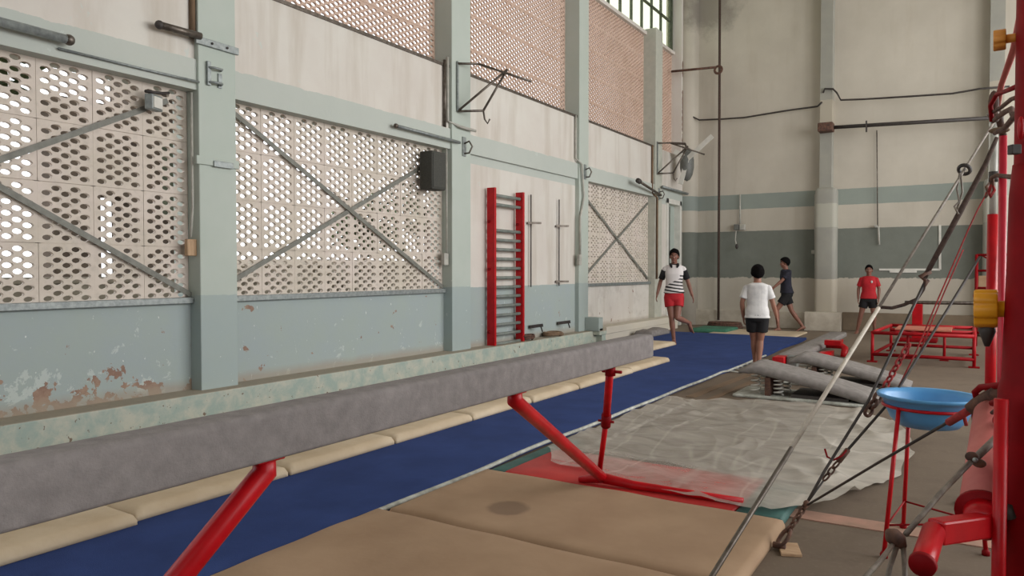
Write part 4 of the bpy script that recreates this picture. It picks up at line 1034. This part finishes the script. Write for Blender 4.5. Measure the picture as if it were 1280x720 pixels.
curve('loose_tail', [(1200, 216, 3.75), (1196, 236, 3.75), (1199, 252, 3.75), (1193, 258, 3.75), (1198, 268, 3.75)], .005, 'cable', t); curve('loose_tail', [(1201, 218, 3.75), (1203, 240, 3.75), (1196, 262, 3.75)], .005, 'cable', t)
# dark rope and its lower chain to the anchor
anc = Vector((-.80, 3.80, .03))
t = thing('guy_rope', 'thick dark rope from the uprights to a dark clip before the red-shirted boy', 'rope', at(1155, 350, 3.75))
MB().tube([at(1246, 172, 3.9), at(1232, 205, 3.9), at(1200, 265, 3.9), at(1155, 348, 3.85)], [.010, .013, .015, .013], 8).build('strand', 'rope', t)
curve('clip', [(1163, 340, 3.85), (1150, 346, 3.85), (1157, 350, 3.85), (1155, 358, 3.85), (1160, 350, 3.85)], .012, 'rust', t)
curve('loose_tail', [(1157, 350, 3.85), (1154, 362, 3.85), (1146, 374, 3.87), (1130, 381, 3.9), (1115, 385, 3.9), (1101, 384, 3.92)], .009, 'rope', t)
t = thing('guy_cable', 'thin dark guy cable falling from the dark clip to the chain at the anchor', 'cable', anc)
kn = at(1008, 630, 3.7)
MB().tube([at(1155, 355, 3.85), at(1086, 500, 3.8), at(1030, 590, 3.74), kn], .0075, 7).build('strand', 'dark', t)
t = thing('guy_cable', 'thin dark guy cable coming down from the slim red ladder side', 'cable', anc)
MB().tube([at(1224, 322, 4.3), at(1170, 410, 4.1), at(1114, 500, 3.95), at(1060, 562, 3.8)], .0072, 7).build('strand', 'dark', t)
k1 = at(1060, 562, 3.8); k2 = at(1030, 600, 3.75)
MB().tube([k1, k1.lerp(k2, .4)], .014, 8).build('end_clamp', 'rust', t)
MB().tube([k2, kn], .005, 6).build('strand', 'dark', t)
chainlink(k1.lerp(k2, .4), k2, 3, .005, .014, 'rust', t)
curve('red_hook', [(1031, 561, 3.76), (1034, 571, 3.76), (1042, 575, 3.76), (1052, 570, 3.77), (1058, 563, 3.79)], .005, 'dark_red', t)
t = thing('anchor_chain', 'rusty chain of links holding the guy cables to the floor by the mat', 'chain', anc)
MB().ball(kn, .016, .016, .02).build('shackle', 'rust', t)
chainlink(kn, kn.lerp(anc, .68), 6, .006, .013, 'rust', t)
chainlink(kn.lerp(anc, .66), anc, 1, .010, .026, 'rust', t)
MB().tube([anc + Vector((-.03, -.0, -.005)), anc + Vector((.03, 0, -.005))], .016, 8).build('floor_eye', 'rust', t)
t = cable('guy_cable', 'thin dark guy cable rising from the anchor chain towards the rope knot by the bowl', [(1008, 632, 3.7), (1100, 577, 3.1), (1195, 522, 2.55)], .0058, 'dark')
curve('red_wrapping', [(1186, 528, 2.57), (1213, 512, 2.45)], .014, 'red_rope', t)
curve('loose_tail', [(1205, 520, 2.5), (1208, 532, 2.5)], .006, 'red_rope', t)
t = thing('rope_knot', 'knotted dark red rope and hook lashed to the big upright above the roller', 'rope', at(1230, 500, 2.3))
curve('hook', [(1214, 512, 2.42), (1222, 505, 2.4), (1240, 495, 2.35), (1248, 490, 2.3)], .024, 'rust', t)
curve('rope_loop', [(1222, 500, 2.4), (1219, 490, 2.4), (1226, 484, 2.38), (1245, 482, 2.3), (1290, 477, 2.05)], .011, 'dark_red', t)
curve('rope_loop', [(1240, 504, 2.3), (1262, 498, 2.2), (1290, 490, 2.0)], .010, 'dark_red', t)
curve('hanging_end', [(1227, 516, 2.4), (1229, 528, 2.4), (1230, 540, 2.4)], .006, 'dark_red', t)
curve('rope_band', [(1240, 516, 2.26), (1248, 510, 2.2), (1258, 514, 2.18)], .006, 'dark', t)
curve('webbing', [(1252, 528, 2.18), (1268, 512, 2.1), (1290, 492, 2.0)], .007, 'pink', t)
MB().ball(at(1251, 526, 2.2), .022, .022, .024).build('knot', 'dark_red', t)
curve('loose_tail', [(1251, 530, 2.2), (1248, 545, 2.2), (1254, 560, 2.18)], .007, 'pink', t)
t = thing('guy_cable', 'grey guy cable in front of the pink roller with a bolted clip', 'cable', at(1130, 680, 1.8))
curve('strand', [(1262, 530, 2.1), (1240, 553, 2.05), (1220, 572, 2.0)], .010, 'cable', t)
curve('strand', [(1213, 578, 1.98), (1180, 612, 1.9), (1160, 635, 1.87), (1132, 668, 1.82)], .007, 'cable', t)
MB().ball(at(1215, 571, 1.99), .017, .014, .014).build('clip', 'rust', t); MB().ball(at(1224, 579, 1.99), .017, .014, .012).build('clip', 'rust', t)
MB().ball(at(1219, 575, 1.97), .007).build('bolt', 'galv', t)
t = thing('turnbuckle', 'dark rusty turnbuckle where three cables meet below the bowl stand', 'turnbuckle', at(1121, 673, 1.8))
MB().tube([at(1109, 664, 1.8), at(1115, 669, 1.8), at(1123, 676, 1.8), at(1130, 684, 1.8)], [.008, .02, .02, .008], 12).build('body', 'rust', t)
curve('strand', [(1118, 678, 1.8), (1098, 704, 1.72), (1060, 745, 1.6)], .006, 'cable', t)
curve('strand', [(1122, 680, 1.8), (1112, 710, 1.75), (1104, 750, 1.7)], .006, 'cable', t)
curve('strand', [(1129, 682, 1.8), (1131, 710, 1.75), (1132, 750, 1.7)], .006, 'cable', t)
t = thing('red_cord', 'thin red cord with a hook hanging from the pale far upright', 'cord', at(1230, 245, 4.2))
curve('cord', [(1238, 228, 4.25), (1231, 246, 4.2), (1222, 262, 4.2), (1209, 290, 4.2), (1170, 380, 4.2), (1145, 440, 4.15), (1120, 490, 4.1)], .0042, 'red_rope', t)
curve('cord', [(1204, 312, 4.3), (1180, 366, 4.3), (1166, 400, 4.25), (1150, 440, 4.2)], .004, 'red_rope', t)
curve('hook', [(1238, 228, 4.25), (1233, 234, 4.22), (1236, 242, 4.2), (1231, 247, 4.2)], .008, 'rust', t)
t = thing('tension_chain', 'rusty red tension chain hanging between the cord and the bowl rim', 'chain', at(1125, 480, 4.1))
chainlink(at(1136, 430, 4.15), at(1106, 484, 4.1), 8, .006, .016, 'red_rope', t)
chainlink(at(1106, 484, 4.1), at(1083, 518, 4.05), 4, .010, .022, 'rust', t)

# ------------------------------------------------------------------ people
M['skin'] = mat('brown_skin', (136, 92, 76), .55, (122, 80, 66), 8)
M['skin_b'] = mat('warm_brown_skin', (150, 104, 84), .55, (136, 92, 74), 8)
M['hair'] = mat('black_hair', (22, 19, 19), .95, (10, 9, 9), 60, bump=.5, bscale=150, spec=.08)
M['cloth_white'] = mat('white_cotton', (222, 220, 218), .9, (200, 198, 198), 10)
M['cloth_black'] = mat('black_cloth', (24, 23, 26), .9, (16, 15, 18), 12)
M['cloth_navy'] = mat('dark_navy_cotton', (38, 38, 52), .9, (28, 28, 40), 12)
M['cloth_red'] = mat('bright_red_jersey', (186, 24, 36), .8, (164, 18, 30), 10)
M['eye'] = mat('eye_white', (225, 220, 212), .3); M['iris'] = mat('dark_iris', (30, 20, 16), .2)
M['lip'] = mat('lip', (128, 70, 64), .5)
def jersey():
    m, N, B = new_mat('white_jersey_with_black_waves'); B.inputs['Roughness'].default_value = .85
    P = N.pos('object'); x, y, z = N.xyz(P)
    w = N.math('SINE', N.math('ADD', N.math('MULTIPLY', x, 16.0), N.math('MULTIPLY', z, 105.0)))
    w = N.math('GREATER_THAN', N.math('ADD', w, N.math('MULTIPLY', N.math('SUBTRACT', N.noise(9, 3, .6, P), .5), 1.6)), .15)
    low = N.math('LESS_THAN', N.math('ADD', z, N.math('MULTIPLY', x, -.55)), 1.13)
    side = N.math('MULTIPLY', N.math('GREATER_THAN', x, .13), N.math('LESS_THAN', z, 1.28))
    f = N.math('MAXIMUM', N.math('MULTIPLY', w, low), N.math('MULTIPLY', side, w))
    c = N.mix(f, lin((214, 208, 206)), lin((26, 24, 26)))
    N.put(B.inputs['Base Color'], c); return m
M['jersey'] = jersey()

def remesh(o, vox, smooth=6):
    r = o.modifiers.new('one_surface', 'REMESH'); r.mode = 'VOXEL'; r.voxel_size = vox; r.use_smooth_shade = True
    s = o.modifiers.new('soften', 'SMOOTH'); s.iterations = smooth; s.factor = .5

def person(label, pos, face, H, pose, top, shorts, skin, head=1.0, slim=1.0, yaw=0, hair='short', sleeve_m=None, lean=(0, 0), collar=None, emblem=False):
    pos = Vector(pos); k = H / 1.72
    f = Vector((face[0], face[1], 0)).normalized(); rt = Vector((f.y, -f.x, 0))
    t = thing('person', label, 'person', pos)
    def T(x, y, z): return pos + (rt * x + f * y + ZZ * z) * k
    def TV(p): return T(*p)
    def bend(z):                     # the trunk leans and shifts with height
        q = max(0, z - .9); return lean[0] * q, lean[1] * q
    def loft(b, lv, n=22, infl=0):
        V = []; Fc = []
        for (z, rx, ry, cy) in lv:
            bx_, by_ = bend(z)
            for j in range(n):
                a = 2 * pi * j / n; c_, s_ = cos(a), sin(a)
                e = .85
                V.append(T(bx_ + (abs(c_) ** e) * (1 if c_ > 0 else -1) * (rx * slim + infl), cy + by_ + (abs(s_) ** e) * (1 if s_ > 0 else -1) * (ry * slim + infl), z))
        m_ = len(lv)
        Fc = [(i * n + j, i * n + (j + 1) % n, (i + 1) * n + (j + 1) % n, (i + 1) * n + j) for i in range(m_ - 1) for j in range(n)] + [tuple(range(n)), tuple((m_ - 1) * n + j for j in range(n))]
        b._add(V, Fc, True)
    def limb(b, pts, rs, n=14):
        b.tube([TV(p) for p in pts], [r * k * slim for r in rs], n)
        for p, r in ((pts[0], rs[0]), (pts[-1], rs[-1])): b.ball(TV(p), r * k * slim, n=12)
    def lerp(p, q, s): return tuple(p[i] + (q[i] - p[i]) * s for i in range(3))
    torso = [(.80, .09, .08, 0), (.84, .135, .105, -.005), (.90, .156, .112, -.01), (.97, .146, .100, 0), (1.06, .128, .090, .005), (1.16, .138, .098, .008), (1.27, .156, .108, .008), (1.33, .156, .102, 0), (1.375, .140, .086, -.008), (1.41, .105, .070, -.01), (1.44, .068, .058, -.010), (1.455, .058, .054, -.01)]
    b = MB(); loft(b, torso)
    bx_, by_ = bend(1.5)
    b.tube([T(bx_ * .9, by_ * .9 - .01, 1.40), T(bx_, by_ + .005, 1.52)], [.060 * k * slim, .054 * k * slim], 16)
    # head
    hc = Vector((bx_, by_ + .02, 1.588)); hf = (f * cos(yaw) + rt * sin(yaw)); hr = Vector((hf.y, -hf.x, 0)); hk = k * head
    base_h = T(*hc)
    Qm = Matrix((hr, hf, ZZ)).transposed().to_quaternion()
    def HD(x, y, z): return base_h + (hr * x + hf * y + ZZ * z) * hk
    b.ball(HD(0, -.008, .025), .074 * hk, .092 * hk, .088 * hk, 20, Qm)      # skull
    b.ball(HD(0, .016, -.035), .058 * hk, .070 * hk, .078 * hk, 18, Qm)      # face and jaw
    b.ball(HD(0, .052, -.092), .026 * hk, .026 * hk, .022 * hk, 12, Qm)      # chin
    b.tube([HD(0, .082, .010), HD(0, .100, -.030)], [.008 * hk, .014 * hk], 8); b.ball(HD(0, .096, -.032), .016 * hk, .012 * hk, .010 * hk, 10, Qm)
    b.tube([HD(-.045, .072, .022), HD(0, .086, .02), HD(.045, .072, .022)], .009 * hk, 8)
    for s_ in (-1, 1):
        b.ball(HD(s_ * .074, -.005, -.012), .010 * hk, .020 * hk, .032 * hk, 10, Qm)
        b.ball(HD(s_ * .034, .062, -.030), .022 * hk, .020 * hk, .018 * hk, 10, Qm)
    # arms, hands
    for side, key in ((1, 'arm_r'), (-1, 'arm_l')):
        S0, E0, W0 = pose[key]
        S0 = (S0[0] * .92, S0[1], S0[2] - .03); limb(b, [(S0[0] * .55, S0[1], S0[2] + .035), S0, lerp(S0, E0, .35), E0], [.045, .052, .046, .036]); limb(b, [E0, lerp(E0, W0, .3), W0], [.036, .038, .025])
        A = TV(E0); Wp = TV(W0); d = (Wp - A).normalized()
        palm_n = (rt * (-side)).normalized(); palm_n = (palm_n - d * palm_n.dot(d)).normalized()   # palms face the thighs
        across = d.cross(palm_n).normalized()
        if across.dot(f) < 0: across = -across                       # thumb side forward
        hs = k * .98 * (head ** .5)
        pc_ = Wp + d * .045 * hs
        b.tube([Wp, Wp + d * .03 * hs, Wp + d * .075 * hs, Wp + d * .088 * hs], [.024 * hs, .034 * hs, .038 * hs, .030 * hs], 12, sq=(1, 1) if False else None) if False else None
        # palm as a flattened slab
        V = []
        for (h, w_, th) in ((-.005, .024, .020), (.03, .034, .016), (.07, .040, .014), (.09, .036, .010)):
            for j in range(12):
                a = 2 * pi * j / 12; V.append(Wp + d * h * hs + across * w_ * hs * cos(a) + palm_n * th * hs * sin(a))
        b._add(V, [(i * 12 + j, i * 12 + (j + 1) % 12, (i + 1) * 12 + (j + 1) % 12, (i + 1) * 12 + j) for i in range(3) for j in range(12)] + [tuple(range(12)), tuple(36 + j for j in range(12))], True)
        for q, (off, L) in enumerate(((.030, .072), (.010, .080), (-.010, .075), (-.030, .060))):
            o0 = Wp + d * .080 * hs + across * off * hs
            fan = across * (off * .35)
            p1 = o0 + (d + fan * 8) .normalized() * L * .42 * hs + palm_n * .006 * hs
            p2 = p1 + (d * .85 + palm_n * .5).normalized() * L * .33 * hs; p3 = p2 + (d * .6 + palm_n * .8).normalized() * L * .27 * hs
            b.tube([o0, p1, p2, p3], [.0095 * hs, .0088 * hs, .008 * hs, .0065 * hs], 8)
        o0 = Wp + d * .025 * hs + across * .028 * hs
        p1 = o0 + (across * .8 + d * .7 + palm_n * .3).normalized() * .034 * hs; p2 = p1 + (across * .25 + d + palm_n * .3).normalized() * .030 * hs
        b.tube([Wp + d * .02 * hs + across * .012 * hs, o0, p1, p2], [.014 * hs, .013 * hs, .0105 * hs, .008 * hs], 8)
    # legs, feet
    for side, key in ((1, 'leg_r'), (-1, 'leg_l')):
        H0, K0, A0, TO = pose[key]
        limb(b, [H0, lerp(H0, K0, .4), K0], [.088, .076, .053]); limb(b, [K0, lerp(K0, A0, .32), lerp(K0, A0, .7), A0], [.052, .055, .040, .034])
        A = TV(A0); D = (TV(TO) - A); L = D.length; dn = D.normalized()
        upv = ZZ - dn * ZZ.dot(dn); upv = upv.normalized() if upv.length > .05 else f
        sd = dn.cross(upv)
        heel = A - dn * .05 * k - upv * .045 * k
        # foot: heel, instep, ball, toes
        V = []; n = 12
        for (h, w_, th, up_) in ((-.055, .020, .018, -.042), (-.03, .032, .034, -.036), (.03, .036, .038, -.028), (.09, .042, .026, -.045), (.13, .046, .018, -.052), (.165, .038, .012, -.057)):
            for j in range(n):
                a = 2 * pi * j / n; V.append(A + dn * h * k + sd * w_ * k * cos(a) + upv * (up_ + th * sin(a)) * k)
        b._add(V, [(i * n + j, i * n + (j + 1) % n, (i + 1) * n + (j + 1) % n, (i + 1) * n + j) for i in range(5) for j in range(n)] + [tuple(range(n)), tuple(5 * n + j for j in range(n))], True)
        for q in range(5):
            off = (-.032 + .016 * q) * (1 if side > 0 else -1) * (1)
            r_ = (.012 if q == 0 else .0085) * k
            b.tube([A + dn * .15 * k + sd * off * k - upv * .055 * k, A + dn * (.195 - .010 * q) * k + sd * off * 1.1 * k - upv * .060 * k], r_, 7)
    body = b.build('body', skin, t); remesh(body, .0062 * k, 4)
    # eyes and mouth
    for s_ in (-1, 1):
        ey_ = MB().ball(HD(s_ * .030, .0725, .004), .0125 * hk, .0095 * hk, .0065 * hk, 10, Qm).build('eye', 'eye', t)
        MB().ball(HD(s_ * .030, .0805, .004), .0055 * hk, .003 * hk, .0055 * hk, 8, Qm).build('iris', 'iris', ey_)
        MB().tube([HD(s_ * .016, .090, .030), HD(s_ * .034, .086, .034), HD(s_ * .05, .072, .028)], .0045 * hk, 6).build('eyebrow', 'hair', t)
    MB().tube([HD(-.022, .080, -.062), HD(0, .089, -.060), HD(.022, .080, -.062)], [.003 * hk, .0065 * hk, .003 * hk], 8).build('mouth', 'lip', t)
    # hair
    b = MB(); n = 34; mm = 20; V = []; rows = []
    for i in range(mm + 1):
        ph = pi * .62 * i / mm
        for j in range(n):
            a = 2 * pi * j / n
            y_ = sin(a); back = max(0, -y_)
            ext_ = 1.0 if back > 0 else 1 - .42 * max(0, y_)        # hairline higher over the forehead
            p_ = ph * ext_ * (1 + .28 * back)
            rr = 1.0 + .06 * noise.noise(Vector((cos(a) * 3, sin(a) * 3, p_ * 3 + pos.x))) + (.10 if hair == 'tall' and p_ < .9 else .06)
            V.append(HD(.080 * rr * sin(p_) * cos(a), -.012 + .100 * rr * sin(p_) * sin(a), .028 + .098 * rr * cos(p_)))
    Fc = [(i * n + j, i * n + (j + 1) % n, (i + 1) * n + (j + 1) % n, (i + 1) * n + j) for i in range(mm) for j in range(n)]
    b._add(V, Fc, True); o = b.build('hair', 'hair', t); s2 = o.modifiers.new('thick', 'SOLIDIFY'); s2.thickness = -.012 * hk
    # shirt
    b = MB(); z0 = pose.get('hem', .88)
    sh = [(z0 - .01, .184, .138, -.006)] + [(z, max(rx, .166 if z < 1.0 else .143), max(ry, .118 if z < 1.0 else .104), cy) for (z, rx, ry, cy) in torso if z > z0 + .03 and z < 1.42] + [(1.443, .066, .060, -.010)]
    loft(b, sh, infl=.014)
    bt = MB() if sleeve_m else b
    for key in ('arm_r', 'arm_l'):
        S0, E0, W0 = pose[key]
        S0 = (S0[0] * .92, S0[1], S0[2] - .03); N0 = (S0[0] * .50, S0[1], S0[2] + .045)
        if sleeve_m:
            limb(b, [N0, S0, lerp(S0, E0, .15)], [.048, .056, .055]); bt = MB(); bt.tube([TV(lerp(S0, E0, .08)), TV(lerp(S0, E0, .5)), TV(lerp(S0, E0, .74))], [.062 * k * slim, .060 * k * slim, .062 * k * slim], 16)
            bt.build('sleeve', sleeve_m, t)
        else:
            b.tube([TV(N0), TV(S0), TV(lerp(S0, E0, .4)), TV(lerp(S0, E0, .72))], [.048 * k * slim, .060 * k * slim, .062 * k * slim, .067 * k * slim], 16); b.ball(TV(S0), .060 * k * slim)
    o = b.build('shirt', top, t); remesh(o, .009 * k, 5)
    if collar:
        b = MB(); bb = bend(1.44)
        b.tube([T(bb[0] + .066 * cos(a), bb[1] - .008 + .064 * sin(a), 1.452 - .02 * max(0, sin(a))) for a in [j * pi / 12 for j in range(25)]], .018 * k, 8); 
        for s_ in (-1, 1): b.tube([T(bb[0] + s_ * .065, bb[1] + .03, 1.45), T(bb[0] + s_ * .062, bb[1] + .09, 1.425), T(bb[0] + s_ * .045, bb[1] + .115, 1.385)], [.022 * k, .028 * k, .012 * k], 8)
        b.build('collar', collar, t)
    if emblem:
        bb = bend(1.3); c_ = T(bb[0] - .07, bb[1] + .128, 1.30); MB().ball(c_, .022, .022, .03).build('emblem', 'cloth_white', t)
    # shorts
    b = MB(); loft(b, [(.785, .11, .10, 0), (.82, .145, .116, -.004), (.86, .156, .120, -.008), (.90, .168, .124, -.01), (.96, .152, .106, 0)], infl=.010)
    cut = pose.get('short', .55)
    for key in ('leg_r', 'leg_l'):
        H0, K0, A0, TO = pose[key]
        b.tube([TV(H0), TV(lerp(H0, K0, cut * .5)), TV(lerp(H0, K0, cut))], [.104 * k * slim, .104 * k * slim, .102 * k * slim], 18); b.ball(TV(H0), .098 * k * slim)
    o = b.build('shorts', shorts, t); remesh(o, .009 * k, 5)
    return t

mp = Vector((-4.66, 13.1, .05))
person('person in a white jersey with black sleeves and red shorts, running on the blue runway', mp, (-mp.x + .6, -mp.y, 0), 1.74, dict(
    arm_r=((.180, 0, 1.385), (.245, -.06, 1.12), (.30, .02, .90)), arm_l=((-.180, 0, 1.385), (-.25, -.05, 1.12), (-.32, .03, .88)),
    leg_r=((.085, 0, .86), (.045, .06, .47), (.0, 0, .075), (.0, .2, .04)), leg_l=((-.085, 0, .86), (-.055, .10, .48), (-.30, -.22, .36), (-.37, -.30, .22)), hem=.93, short=.48),
    'jersey', 'cloth_red', 'skin', yaw=.15, hair='tall', sleeve_m='cloth_black', collar='cloth_black', slim=.97)
wp = Vector((-2.60, 10.78, 0.0))
person('boy seen from behind in a white T-shirt and black shorts beside the runway', wp, (wp.x + .2, wp.y, 0), 1.46, dict(
    arm_r=((.185, 0, 1.375), (.245, .02, 1.11), (.31, .08, .87)), arm_l=((-.185, 0, 1.375), (-.245, -.01, 1.11), (-.225, .06, .86)),
    leg_r=((.085, 0, .86), (.05, .05, .47), (.03, -.02, .075), (.05, .18, .04)), leg_l=((-.085, 0, .86), (-.05, .10, .48), (-.03, .14, .09), (-.05, .34, .04)), hem=.86, short=.62),
    'cloth_white', 'cloth_black', 'skin_b', head=1.14, slim=1.08, yaw=-.15, hair='tall')
np_ = Vector((-3.62, 17.75, .0))
person('person in a dark navy T-shirt and black shorts striding past the back wall', np_, (-.90, -.42, 0), 1.70, dict(
    arm_r=((.175, 0, 1.385), (.22, -.12, 1.13), (.22, -.02, .90)), arm_l=((-.175, 0, 1.385), (-.20, .16, 1.18), (-.20, .34, 1.02)),
    leg_r=((.085, 0, .86), (.075, -.13, .47), (.07, -.38, .11), (.07, -.20, .05)), leg_l=((-.085, 0, .86), (-.07, .24, .50), (-.07, .20, .075), (-.07, .40, .045)), hem=.90, short=.6),
    'cloth_navy', 'cloth_black', 'skin', lean=(0, .06))
rp = Vector((-1.93, 17.95, .0))
person('boy in a red jersey and black shorts standing with legs apart by the back wall', rp, (-rp.x * .6, -rp.y, 0), 1.52, dict(
    arm_r=((.180, 0, 1.385), (.235, -.02, 1.12), (.235, .04, .88)), arm_l=((-.180, 0, 1.385), (-.23, -.02, 1.12), (-.225, .05, .88)),
    leg_r=((.085, 0, .86), (.17, .04, .47), (.25, .02, .075), (.30, .2, .04)), leg_l=((-.085, 0, .86), (-.12, .03, .47), (-.14, .0, .075), (-.18, .18, .04)), hem=.89, short=.55),
    'cloth_red', 'cloth_black', 'skin', head=1.08, slim=1.02, emblem=True)
